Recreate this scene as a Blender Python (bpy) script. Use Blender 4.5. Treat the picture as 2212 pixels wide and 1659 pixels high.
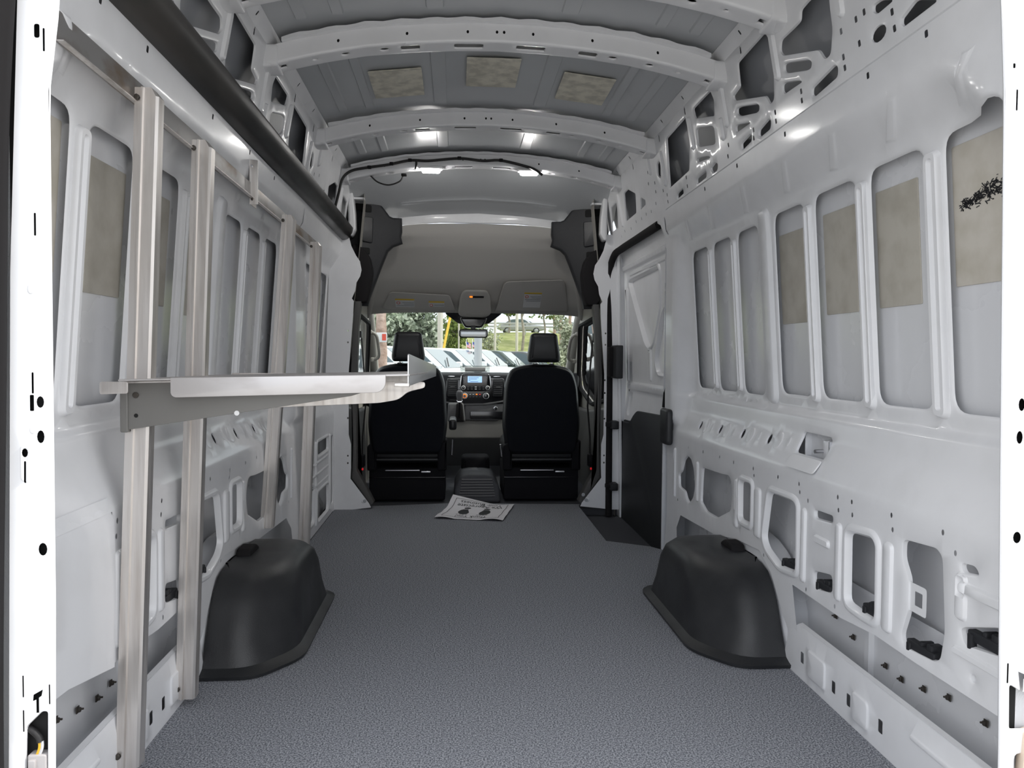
import bpy, bmesh, math, random
import numpy as np
from mathutils import Vector, Matrix, geometry

# ------------------------------------------------------------------ camera, sky, sun, exposure
SC = bpy.context.scene
COL = SC.collection
for o in list(bpy.data.objects): bpy.data.objects.remove(o)

cam_d = bpy.data.cameras.new('camera'); cam = bpy.data.objects.new('camera', cam_d); COL.objects.link(cam)
cam_d.sensor_width = 36.0; cam_d.lens = 1661.0 / 2212.0 * 36.0; cam_d.clip_start = 0.05; cam_d.clip_end = 600
_yaw, _pit, _rol = [math.radians(a) for a in (4.22, 2.02, 0.48)]
_fw = Vector((math.sin(_yaw)*math.cos(_pit), math.cos(_yaw)*math.cos(_pit), -math.sin(_pit)))
_rt = Vector((math.cos(_yaw), -math.sin(_yaw), 0)); _up = _rt.cross(_fw)
_r = _rt*math.cos(_rol) + _up*math.sin(_rol); _u = -_rt*math.sin(_rol) + _up*math.cos(_rol)
cam.matrix_world = Matrix(((_r.x, _u.x, -_fw.x, -0.145), (_r.y, _u.y, -_fw.y, 0.0), (_r.z, _u.z, -_fw.z, 0.94), (0, 0, 0, 1)))
SC.camera = cam

wd = bpy.data.worlds.new('overcast_sky'); SC.world = wd; wd.use_nodes = True
nt = wd.node_tree; nt.nodes.clear()
wo = nt.nodes.new('ShaderNodeOutputWorld'); bg = nt.nodes.new('ShaderNodeBackground')
tc = nt.nodes.new('ShaderNodeTexCoord'); nz = nt.nodes.new('ShaderNodeTexNoise'); rp = nt.nodes.new('ShaderNodeValToRGB')
nz.inputs['Scale'].default_value = 2.2; nz.inputs['Detail'].default_value = 6; nz.inputs['Roughness'].default_value = 0.6
rp.color_ramp.elements[0].position = 0.40; rp.color_ramp.elements[0].color = (0.78, 0.87, 1.0, 1)
rp.color_ramp.elements[1].position = 0.58; rp.color_ramp.elements[1].color = (1.0, 0.99, 0.985, 1)
nt.links.new(tc.outputs['Generated'], nz.inputs['Vector']); nt.links.new(nz.outputs['Fac'], rp.inputs['Fac'])
nt.links.new(rp.outputs['Color'], bg.inputs['Color']); bg.inputs['Strength'].default_value = 1.75
nt.links.new(bg.outputs['Background'], wo.inputs['Surface'])

sun_d = bpy.data.lights.new('sun', 'SUN'); sun_d.energy = 2.6; sun_d.angle = math.radians(3); sun_d.color = (1.0, 0.95, 0.86)
sun = bpy.data.objects.new('sun', sun_d); COL.objects.link(sun); sun.location = (40, 10, 60)
sun.rotation_euler = Vector((-0.62, 0.10, -0.78)).to_track_quat('-Z', 'Y').to_euler()

vs = SC.view_settings
vs.view_transform = 'Standard'; vs.look = 'None'; vs.gamma = 1.0; vs.use_curve_mapping = False; vs.exposure = 0.24

# ------------------------------------------------------------------ materials
def pbr(name, col, rough=0.5, metal=0.0, coat=0.0, var=None, bump=None, rvar=None, stretch=(1, 1, 1), emit=None, spec=0.5):
    """var=(scale, second colour, low, high[, detail]); bump=(scale, strength, distance); rvar=(scale, rough2)"""
    m = bpy.data.materials.new(name); m.use_nodes = True
    n = m.node_tree; b = n.nodes['Principled BSDF']
    b.inputs['Base Color'].default_value = (*col, 1); b.inputs['Roughness'].default_value = rough
    b.inputs['Metallic'].default_value = metal; b.inputs['Coat Weight'].default_value = coat; b.inputs['Coat Roughness'].default_value = 0.12
    b.inputs['Specular IOR Level'].default_value = spec
    vec = None
    if var or bump or rvar:
        t = n.nodes.new('ShaderNodeTexCoord'); mp = n.nodes.new('ShaderNodeMapping'); mp.inputs['Scale'].default_value = stretch
        n.links.new(t.outputs['Object'], mp.inputs['Vector']); vec = mp.outputs['Vector']
    def noise(sc, det=4):
        q = n.nodes.new('ShaderNodeTexNoise'); q.inputs['Scale'].default_value = sc; q.inputs['Detail'].default_value = det
        n.links.new(vec, q.inputs['Vector']); return q
    if var:
        q = noise(var[0], var[4] if len(var) > 4 else 5); r = n.nodes.new('ShaderNodeValToRGB')
        r.color_ramp.elements[0].position = var[2]; r.color_ramp.elements[0].color = (*col, 1)
        r.color_ramp.elements[1].position = var[3]; r.color_ramp.elements[1].color = (*var[1], 1)
        n.links.new(q.outputs['Fac'], r.inputs['Fac']); n.links.new(r.outputs['Color'], b.inputs['Base Color'])
    if rvar:
        q = noise(rvar[0]); r = n.nodes.new('ShaderNodeMapRange')
        r.inputs['From Min'].default_value = 0.35; r.inputs['From Max'].default_value = 0.65
        r.inputs['To Min'].default_value = rough; r.inputs['To Max'].default_value = rvar[1]
        n.links.new(q.outputs['Fac'], r.inputs['Value']); n.links.new(r.outputs['Result'], b.inputs['Roughness'])
    if bump:
        q = noise(bump[0], 3); u = n.nodes.new('ShaderNodeBump'); u.inputs['Strength'].default_value = bump[1]; u.inputs['Distance'].default_value = bump[2]
        n.links.new(q.outputs['Fac'], u.inputs['Height']); n.links.new(u.outputs['Normal'], b.inputs['Normal'])
    if emit:
        b.inputs['Emission Color'].default_value = (*emit[0], 1); b.inputs['Emission Strength'].default_value = emit[1]
    return m

def glass(name, tint, mixf=0.06):
    m = bpy.data.materials.new(name); m.use_nodes = True; n = m.node_tree; n.nodes.clear()
    o = n.nodes.new('ShaderNodeOutputMaterial'); mx = n.nodes.new('ShaderNodeMixShader'); t = n.nodes.new('ShaderNodeBsdfTransparent'); g = n.nodes.new('ShaderNodeBsdfGlossy')
    fr = n.nodes.new('ShaderNodeFresnel'); fr.inputs['IOR'].default_value = 1.45
    t.inputs['Color'].default_value = (*tint, 1); g.inputs['Roughness'].default_value = 0.02
    n.links.new(fr.outputs['Fac'], mx.inputs['Fac']); n.links.new(t.outputs['BSDF'], mx.inputs[1]); n.links.new(g.outputs['BSDF'], mx.inputs[2])
    n.links.new(mx.outputs['Shader'], o.inputs['Surface']); return m

M = {}
M['paint'] = pbr('white_body_paint', (0.86, 0.862, 0.878), 0.32, coat=0.35, var=(9, (0.82, 0.822, 0.835), 0.45, 0.72), rvar=(5, 0.42))
M['skin'] = pbr('white_outer_skin', (0.78, 0.787, 0.81), 0.22, coat=0.3, rvar=(4, 0.3))
M['cavity'] = pbr('shade_grey_inside', (0.30, 0.31, 0.33), 0.45)  # roof side skin, coloured darker for the shade behind the upper openings
M['roof'] = pbr('grey_primer_roof', (0.52, 0.535, 0.55), 0.30, coat=0.25, rvar=(3, 0.42))
M['pad'] = pbr('tan_damping_pad', (0.55, 0.52, 0.455), 0.75, var=(14, (0.46, 0.43, 0.365), 0.42, 0.68, 6), bump=(40, 0.15, 0.002))
M['padscuff'] = pbr('scuffed_damping_pad', (0.66, 0.62, 0.55), 0.7, var=(14, (0.57, 0.53, 0.45), 0.42, 0.68, 6), bump=(40, 0.15, 0.002))
M['roofpad'] = pbr('mottled_roof_pad', (0.80, 0.76, 0.64), 0.7, var=(22, (0.58, 0.55, 0.46), 0.40, 0.62, 7), bump=(30, 0.2, 0.002))
M['seam'] = pbr('grey_seam_sealer', (0.42, 0.43, 0.45), 0.6)
M['carpet'] = pbr('blue_grey_carpet', (0.12, 0.127, 0.145), 0.95, var=(240, (0.42, 0.43, 0.46), 0.40, 0.61, 3), bump=(420, 0.45, 0.004), spec=0.1)
M['rubberfloor'] = pbr('dark_rubber_step', (0.05, 0.052, 0.06), 0.7, bump=(200, 0.3, 0.002))
M['blackplastic'] = pbr('black_moulded_plastic', (0.016, 0.017, 0.019), 0.36, var=(7, (0.028, 0.029, 0.031), 0.4, 0.7), bump=(350, 0.35, 0.0015), rvar=(4, 0.5))
M['blacktrim'] = pbr('black_trim_plastic', (0.016, 0.017, 0.020), 0.55, bump=(300, 0.2, 0.001))
M['tube'] = pbr('scuffed_black_channel', (0.018, 0.018, 0.018), 0.30, var=(6, (0.06, 0.055, 0.05), 0.5, 0.75, 6), rvar=(8, 0.5), stretch=(1, .25, 1))
M['rubber'] = pbr('black_rubber_seal', (0.014, 0.013, 0.014), 0.8, spec=0.2)
M['seatback'] = pbr('black_seat_back', (0.006, 0.007, 0.010), 0.9, bump=(400, 0.3, 0.001), spec=0.15)
M['seattrim'] = pbr('black_vinyl_trim', (0.013, 0.014, 0.016), 0.42, bump=(240, 0.2, 0.001))
M['seatbase'] = pbr('dark_seat_base', (0.006, 0.006, 0.008), 0.8, spec=0.2)
M['alu'] = pbr('brushed_aluminium', (0.80, 0.765, 0.735), 0.36, metal=0.9, var=(10, (0.62, 0.57, 0.53), 0.45, 0.75, 6), rvar=(16, 0.5), stretch=(6, 6, .35))
M['alurail'] = pbr('stained_aluminium_strip', (0.40, 0.39, 0.38), 0.38, metal=0.8, var=(7, (0.24, 0.18, 0.13), 0.48, 0.60, 6), rvar=(6, 0.55), stretch=(1, .5, 1))
M['alusheet'] = pbr('scratched_aluminium_sheet', (0.62, 0.595, 0.585), 0.42, metal=0.7, var=(16, (0.52, 0.49, 0.475), 0.5, 0.75, 7), rvar=(9, 0.5), stretch=(.6, 2, 2))
M['alushiny'] = pbr('shiny_aluminium_lip', (0.86, 0.87, 0.87), 0.28, metal=0.75, bump=(25, 0.2, 0.004))
M['bolt'] = pbr('dark_steel_bolt', (0.09, 0.08, 0.07), 0.45, metal=0.7)
M['dashalu'] = pbr('grey_bracket_steel', (0.20, 0.195, 0.185), 0.5, metal=0.3)
M['steel'] = pbr('zinc_steel', (0.6, 0.6, 0.62), 0.3, metal=1.0)
M['void'] = pbr('black_hole_shade', (0.01, 0.01, 0.01), 0.9)  # black painted in for the shade inside holes and slots
M['headliner'] = pbr('grey_headliner_fabric', (0.46, 0.445, 0.42), 0.9, bump=(500, 0.25, 0.001), spec=0.15)
M['visor'] = pbr('grey_visor_vinyl', (0.42, 0.405, 0.385), 0.85, bump=(300, 0.2, 0.001), spec=0.2)
M['beige'] = pbr('grey_beige_plastic', (0.34, 0.325, 0.295), 0.55, bump=(300, 0.1, 0.001))
M['doortrim'] = pbr('dark_grey_door_trim', (0.085, 0.083, 0.08), 0.6)
M['dash'] = pbr('charcoal_dashboard', (0.020, 0.021, 0.025), 0.5, bump=(300, 0.2, 0.001))
M['dashgrey'] = pbr('grey_console_plastic', (0.11, 0.11, 0.115), 0.5)
M['gloss'] = pbr('gloss_black_panel', (0.010, 0.010, 0.012), 0.15, coat=0.6)
M['chrome'] = pbr('satin_chrome', (0.75, 0.76, 0.78), 0.18, metal=1.0)
M['screen'] = pbr('blue_lcd_screen', (0.3, 0.5, 0.8), 0.3, emit=((0.42, 0.66, 1.0), 0.75))
M['screentext'] = pbr('screen_text', (0.12, 0.2, 0.4), 0.4)
M['amber'] = pbr('amber_lamp', (1, 0.25, 0.03), 0.4, emit=((1, 0.22, 0.02), 1.2))
M['redglow'] = pbr('red_reflector', (0.6, 0.01, 0.015), 0.25, emit=((1, 0.02, 0.03), 0.25))  # faint glow put into the colour; a reflector emits nothing itself
M['led'] = pbr('lit_led_lens', (1, 1, 1), 0.4, emit=((1, 0.98, 0.95), 110.0))
M['white'] = pbr('white_plastic', (0.8, 0.8, 0.8), 0.4)
M['paper'] = pbr('white_mat_paper', (0.84, 0.82, 0.84), 0.85, var=(5, (0.78, 0.76, 0.78), 0.4, 0.7))
M['ink'] = pbr('black_ink', (0.02, 0.02, 0.022), 0.8)
M['yellow'] = pbr('yellow_label_ink', (0.75, 0.50, 0.05), 0.6)
M['red'] = pbr('red_label_ink', (0.6, 0.08, 0.05), 0.6)
M['greyink'] = pbr('grey_label_ink', (0.35, 0.36, 0.38), 0.6)
M['label'] = pbr('white_label', (0.62, 0.62, 0.63), 0.6)
M['wire'] = pbr('black_wire_loom', (0.015, 0.014, 0.014), 0.55, bump=(200, 0.4, 0.002))
M['yellowwire'] = pbr('yellow_wire', (0.75, 0.45, 0.03), 0.45)
M['plug'] = pbr('grey_plug', (0.42, 0.40, 0.40), 0.5)
M['tanplug'] = pbr('tan_plug', (0.75, 0.62, 0.5), 0.5)
M['windscreen'] = glass('windscreen_glass', (0.80, 0.84, 0.81))
M['clear'] = glass('clear_plastic', (0.85, 0.86, 0.85))
M['mirror'] = pbr('mirror_glass', (0.35, 0.37, 0.38), 0.15, metal=0.8)
# outdoors
M['asphalt'] = pbr('grey_asphalt', (0.20, 0.20, 0.20), 0.9, var=(3, (0.27, 0.265, 0.26), 0.4, 0.7))
M['concrete'] = pbr('pale_concrete', (0.42, 0.41, 0.39), 0.9, var=(1.5, (0.36, 0.35, 0.33), 0.4, 0.7))
M['grass'] = pbr('sunny_grass', (0.24, 0.27, 0.10), 0.95, var=(0.9, (0.38, 0.38, 0.19), 0.35, 0.7, 8), bump=(4, 0.8, 0.15), spec=0.1)
M['tree1'] = pbr('grey_green_leaves', (0.24, 0.29, 0.20), 0.7, var=(3, (0.48, 0.52, 0.42), 0.4, 0.65))
M['tree2'] = pbr('bright_green_leaves', (0.16, 0.22, 0.05), 0.7, var=(3, (0.26, 0.32, 0.08), 0.4, 0.65))
M['tree3'] = pbr('pale_olive_leaves', (0.34, 0.37, 0.24), 0.7, var=(3, (0.5, 0.52, 0.4), 0.4, 0.65))
M['palmleaf'] = pbr('yellow_green_fronds', (0.30, 0.26, 0.09), 0.7, var=(3, (0.22, 0.25, 0.08), 0.4, 0.65))
M['palmbark'] = pbr('pinkish_palm_bark', (0.36, 0.25, 0.20), 0.9, var=(6, (0.55, 0.42, 0.36), 0.4, 0.65), bump=(12, 0.8, 0.03))
M['bark'] = pbr('pale_bark', (0.34, 0.30, 0.25), 0.9, var=(6, (0.25, 0.22, 0.18), 0.4, 0.65))
M['pole'] = pbr('cream_pole', (0.62, 0.58, 0.50), 0.8)
M['polegrey'] = pbr('grey_steel_column', (0.42, 0.44, 0.46), 0.45)
M['yellowguy'] = pbr('yellow_guy_guard', (0.80, 0.50, 0.06), 0.6)
M['carwhite'] = pbr('white_car_paint', (0.84, 0.85, 0.86), 0.25, coat=0.5)
M['carsilver'] = pbr('silver_car_paint', (0.42, 0.43, 0.44), 0.25, metal=0.4, coat=0.5)
M['cargreen'] = pbr('dark_green_car_paint', (0.035, 0.055, 0.045), 0.25, coat=0.5)
M['cargrey'] = pbr('charcoal_car_paint', (0.07, 0.075, 0.08), 0.25, coat=0.5)
M['carglass'] = pbr('car_glass', (0.16, 0.20, 0.22), 0.08, coat=0.5)
M['carblack'] = pbr('car_black_trim', (0.03, 0.03, 0.03), 0.5)
M['rail'] = pbr('galvanised_guard_rail', (0.42, 0.42, 0.42), 0.5)
M['flagred'] = pbr('flag_red', (0.55, 0.05, 0.07), 0.7); M['flagblue'] = pbr('flag_blue', (0.05, 0.07, 0.30), 0.7); M['flagwhite'] = pbr('flag_white', (0.85, 0.85, 0.85), 0.7)

# ------------------------------------------------------------------ object helpers
def link(name, me, mat, parent=None, smooth=40):
    o = bpy.data.objects.new(name, me); COL.objects.link(o)
    if mat and not me.materials: me.materials.append(M[mat] if isinstance(mat, str) else mat)
    if smooth:
        me.shade_smooth(); me.set_sharp_from_angle(angle=math.radians(smooth))
    if parent: o.parent = parent
    return o
def tag(o, label, cat=None, group=None):
    o['label'] = label
    if cat: o['category'] = cat
    if group: o['group'] = group
    return o
def thing(name, label, cat, loc=(0, 0, 0), group=None, rz=0):
    o = bpy.data.objects.new(name, None); COL.objects.link(o); o.location = loc; o.rotation_euler = (0, 0, rz); o.empty_display_size = 0.1
    return tag(o, label, cat, group)
def struct(o, label=None):
    o['kind'] = 'structure'
    if label: o['label'] = label
    return o
def keep(o, parent):
    """parent a mesh made in world coordinates to an empty that stands elsewhere"""
    o.parent = parent
    loc, rz = parent.location, parent.rotation_euler.z
    o.matrix_parent_inverse = (Matrix.Translation(loc) @ Matrix.Rotation(rz, 4, 'Z')).inverted()
    return o
def mesh_from(name, verts, faces):
    me = bpy.data.meshes.new(name); me.from_pydata([tuple(v) for v in verts], [], faces); me.update(); return me
def bm_mesh(name, bm):
    bmesh.ops.recalc_face_normals(bm, faces=bm.faces)
    me = bpy.data.meshes.new(name); bm.to_mesh(me); bm.free(); return me
def add_box(bm, c, s, bev=0.0, rot=None):
    r = bmesh.ops.create_cube(bm, size=1.0)
    vs_ = r['verts']
    bmesh.ops.scale(bm, vec=s, verts=vs_)
    if bev > 0:
        es = list({e for v in vs_ for e in v.link_edges})
        g = bmesh.ops.bevel(bm, geom=es, offset=bev, segments=2, affect='EDGES', profile=0.5)
        vs_ = list({v for f in g['faces'] for v in f.verts} | {v for v in vs_ if v.is_valid})
    if rot: bmesh.ops.rotate(bm, cent=(0, 0, 0), matrix=rot, verts=vs_)
    bmesh.ops.translate(bm, vec=c, verts=vs_)
def boxm(name, c, s, mat, parent=None, bev=0.0, rot=None, smooth=40):
    bm = bmesh.new(); add_box(bm, c, s, bev, rot); return link(name, bm_mesh(name, bm), mat, parent, smooth)
def area2(p): return sum(p[i][0]*p[(i+1) % len(p)][1] - p[(i+1) % len(p)][0]*p[i][1] for i in range(len(p)))
def ccw(p):
    p = [tuple(q) for q in p]
    return p if area2(p) > 0 else p[::-1]
def offset(poly, d):
    """offset a counter-clockwise polygon; positive grows it"""
    n = len(poly); out = []
    for i in range(n):
        a, b, c = poly[i-1], poly[i], poly[(i+1) % n]
        e1 = (b[0]-a[0], b[1]-a[1]); e2 = (c[0]-b[0], c[1]-b[1])
        l1 = math.hypot(*e1) or 1e-9; l2 = math.hypot(*e2) or 1e-9
        n1 = (e1[1]/l1, -e1[0]/l1); n2 = (e2[1]/l2, -e2[0]/l2)
        m = (n1[0]+n2[0], n1[1]+n2[1]); k = max(1 + n1[0]*n2[0] + n1[1]*n2[1], 0.35)
        out.append((b[0] + m[0]*d/k, b[1] + m[1]*d/k))
    return out
def rounded(poly, r, n=4):
    poly = ccw(poly); out = []; N = len(poly)
    for i in range(N):
        a, b, c = [Vector(poly[(i+k) % N]) for k in (-1, 0, 1)]
        d1 = (a-b); d2 = (c-b); l = min(r, d1.length*0.45, d2.length*0.45)
        p, q = b + d1.normalized()*l, b + d2.normalized()*l
        for k in range(n+1):
            t = k/n; v = p*(1-t)**2 + b*2*t*(1-t) + q*t*t; out.append((v.x, v.y))
    return out
def rrect(u0, u1, v0, v1, r=0.02, n=4): return rounded([(u0, v0), (u1, v0), (u1, v1), (u0, v1)], r, n)
def ell(u, v, a, b, n=10): return [(u + a*math.cos(2*math.pi*k/n), v + b*math.sin(2*math.pi*k/n)) for k in range(n)]
def inside(poly, P):
    x, y = P[:, 0], P[:, 1]; r = np.zeros(len(P), bool); n = len(poly)
    for i in range(n):
        x1, y1 = poly[i]; x2, y2 = poly[(i+1) % n]
        if y1 == y2: continue
        c = ((y1 > y) != (y2 > y)) & (x < (x2-x1)*(y-y1)/(y2-y1) + x1); r ^= c
    return r
# stamped features: (polygon, rings[(offset, height)], is_hole, inner height)
def F_hole(poly, r=0.004): return (ccw(poly), [(r, 0), (r*0.3, -r*0.35), (0, -r*1.6)], True, 0)
def F_cut(poly): return (ccw(poly), [(0, 0)], True, 0)
def F_frame(poly, h=0.008, w=0.026): return (ccw(poly), [(w, 0), (w*0.8, h*0.8), (w*0.6, h), (w*0.35, h*0.9), (w*0.12, h*0.1), (0, -0.010)], True, 0)
def F_rib(poly, h=0.008, w=0.006, base=0.0): return (ccw(poly), [(w, base), (w*0.6, base + (h-base)*0.35), (w*0.25, base + (h-base)*0.85), (0, h)], False, h)
def sheet(name, outer, feats, us, vs_, mapf, mat, parent=None, smooth=38, hbase=None, edge=0.06):
    """sheet metal stamping: a planar domain with holes, flanges, beads, mapped into space by mapf(u, v, height)"""
    V, H, E = [], [], []
    def loop(poly, h, maxl):
        pts = []
        for i in range(len(poly)):
            a, b = poly[i], poly[(i+1) % len(poly)]; k = max(1, int(math.hypot(b[0]-a[0], b[1]-a[1])/maxl + 0.999))
            for j in range(k): pts.append((a[0] + (b[0]-a[0])*j/k, a[1] + (b[1]-a[1])*j/k))
        s = len(V); V.extend(pts); H.extend([h]*len(pts)); E.extend([(s+i, s+(i+1) % len(pts)) for i in range(len(pts))])
    outer = ccw(outer); loop(outer, 0.0, edge)
    G = np.array([(u, v) for u in us for v in vs_]).reshape(-1, 2); ok = inside(offset(outer, -0.004), G); gh = np.zeros(len(G))
    holes = []
    for poly, rings, ishole, hin in feats:
        for d, h in rings: loop(offset(poly, d) if d else poly, h, edge)
        big = offset(poly, rings[0][0] + 0.003); ins = inside(big, G)
        if ishole: ok &= ~ins; holes.append(poly)
        else:
            core = inside(offset(poly, -0.003), G); ok &= ~(ins & ~core); gh[core] = hin
    for p, h, k in zip(G, gh, ok):
        if k: V.append((float(p[0]), float(p[1]))); H.append(float(h))
    vo, eo, fo, ov, _, _ = geometry.delaunay_2d_cdt([Vector(v) for v in V], E, [], 0, 1e-6, True)
    P = np.array([(v.x, v.y) for v in vo]); T = np.array([list(f) for f in fo])
    cen = P[T].mean(axis=1); kp = inside(outer, cen)
    for h in holes: kp &= ~inside(h, cen)
    T = T[kp]
    hh = [None]*len(P)
    for i, l in enumerate(ov):
        if l: hh[i] = max((H[j] for j in l), key=abs)
    nb = {}
    for a, b in eo: nb.setdefault(a, []).append(b); nb.setdefault(b, []).append(a)
    for i in range(len(P)):
        if hh[i] is None:
            q = [hh[j] for j in nb.get(i, []) if hh[j] is not None]; hh[i] = sum(q)/len(q) if q else 0.0
    used = sorted(set(T.ravel().tolist())); ix = {v: i for i, v in enumerate(used)}
    verts = [mapf(P[i][0], P[i][1], hh[i]) for i in used]
    me = mesh_from(name, verts, [[ix[a] for a in t] for t in T.tolist()])
    return link(name, me, mat, parent, smooth)
def slab(name, poly, d0, d1, r, mapf, mat, parent=None, smooth=45, n=3):
    """closed solid: a polygon given thickness d0..d1 with rounded rims; mapf(u, v, d) puts it in space"""
    poly = ccw(poly); L = []
    if r > 0:
        for k in range(n+1):
            a = k/n*math.pi/2; L.append((-r*(1-math.sin(a)), d0 + r*(1-math.cos(a))))
        for k in range(n+1):
            a = k/n*math.pi/2; L.append((-r*(1-math.cos(a)), d1 - r*(1-math.sin(a))))
    else: L = [(0, d0), (0, d1)]
    verts, faces = [], []; N = len(poly)
    for off, d in L:
        for p in (offset(poly, off) if off else poly): verts.append(mapf(p[0], p[1], d))
    for k in range(len(L)-1):
        for i in range(N):
            j = (i+1) % N; faces.append((k*N+i, k*N+j, (k+1)*N+j, (k+1)*N+i))
    faces.append(tuple(range(N))[::-1]); faces.append(tuple((len(L)-1)*N + i for i in range(N)))
    bm = bmesh.new(); bv = [bm.verts.new(v) for v in verts]
    for f in faces:
        try: bm.faces.new([bv[i] for i in f])
        except ValueError: pass
    bmesh.ops.triangulate(bm, faces=[f for f in bm.faces if len(f.verts) > 4])
    return link(name, bm_mesh(name, bm), mat, parent, smooth)
XZ = lambda y0: (lambda u, v, d: (u, y0 + d, v))          # facing the camera, depth along y
YZ = lambda x0, s=1: (lambda u, v, d: (x0 + s*d, u, v))   # on a side wall, depth along x
XY = lambda z0: (lambda u, v, d: (u, v, z0 + d))          # lying flat
def tube(name, path, r, mat, parent=None, n=8, closed_ends=True, flat=1.0):
    pts = [Vector(p) for p in path]; verts, faces = [], []
    rr = r if isinstance(r, (list, tuple)) else [r]*len(pts)
    ref = Vector((0, 0, 1))
    for i, p in enumerate(pts):
        t = (pts[min(i+1, len(pts)-1)] - pts[max(i-1, 0)]).normalized()
        if i == 0:
            a = t.cross(ref)
            if a.length < 0.1: a = t.cross(Vector((1, 0, 0)))
            a.normalize()
        else: a = (a - t*a.dot(t)).normalized()
        b = t.cross(a)
        for k in range(n):
            an = 2*math.pi*k/n; verts.append(p + a*math.cos(an)*rr[i] + b*math.sin(an)*rr[i]*flat)
    for i in range(len(pts)-1):
        for k in range(n):
            j = (k+1) % n; faces.append((i*n+k, i*n+j, (i+1)*n+j, (i+1)*n+k))
    if closed_ends: faces.append(tuple(range(n))[::-1]); faces.append(tuple((len(pts)-1)*n+k for k in range(n)))
    return link(name, mesh_from(name, verts, faces), mat, parent, 50)
def spline(pts, k=6):
    """Catmull-Rom through the points"""
    P = [Vector(p) for p in pts]; out = []
    for i in range(len(P)-1):
        p0, p1, p2, p3 = P[max(i-1, 0)], P[i], P[i+1], P[min(i+2, len(P)-1)]
        for j in range(k):
            t = j/k; out.append(0.5*((2*p1) + (p2-p0)*t + (2*p0-5*p1+4*p2-p3)*t*t + (3*p1-p0-3*p2+p3)*t**3))
    out.append(P[-1]); return out
def frange(a, b, s):
    n = max(1, int(round((b-a)/s))); return [a + (b-a)*i/n for i in range(n+1)]
def text_mesh(name, s, size, mat, parent, M4, align='CENTER'):
    cu = bpy.data.curves.new(name, 'FONT'); cu.body = s; cu.size = size; cu.align_x = align; cu.align_y = 'CENTER'; cu.resolution_u = 2
    t = bpy.data.objects.new(name, cu); COL.objects.link(t)
    dg = bpy.context.evaluated_depsgraph_get(); me = bpy.data.meshes.new_from_object(t.evaluated_get(dg))
    bpy.data.objects.remove(t); bpy.data.curves.remove(cu)
    me.materials.clear(); me.transform(M4); return link(name, me, mat, parent, 0)

# ------------------------------------------------------------------ the van body: profile of the side walls
_pz = [-.4, .60, .622, .70, .764, .786, 1.40, 1.455, 1.545, 1.64, 1.95, 2.02]
_px = [.878, .878, .888, .926, .935, .957, .914, .904, .842, .83, .772, .765]
_zz = np.arange(-0.4, 2.05, 0.002); _xx = np.interp(_zz, _pz, _px)
_k = np.exp(-0.5*(np.arange(-12, 13)/2.4)**2); _k /= _k.sum()
_xx = np.convolve(np.pad(_xx, 12, mode='edge'), _k, 'valid')
def fx(z): return float(np.interp(z, _zz, _xx))
def fxo(z): return float(np.interp(z, [-.5, .02, .06, .30, .80, 1.42, 1.70, 2.0, 2.2], [.965, .965, .985, .985, .985, .943, .90, .80, .75]))
def fxy(y, z):   # the window recess ends in a rounded corner towards the rear pillar
    k = min(1.0, max(0.0, (1.58 - y)/.19))**2 * min(1.0, max(0.0, (z - 1.22)/.14))
    x = fx(min(z + .15*k, max(z, 1.60)))
    return x
def sstep(a, b, t): t = min(1.0, max(0.0, (t-a)/(b-a))); return t*t*(3-2*t)
def wmap(s):
    def f(u, v, h):
        x = fxy(u, v)
        k = sstep(3.425, 3.56, u)*(1 - (sstep(3.80, 3.90, u) if s < 0 else 0))*sstep(.60, .66, v)*(1-sstep(1.50, 1.60, v))   # door pillar standing in front of the recess
        x += (min(x, .868) - x)*k
        return (s*(x - h), u, v)
    return f
def smap(s): return lambda u, v, h: (s*(fxo(v) - h), u, v)

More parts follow.
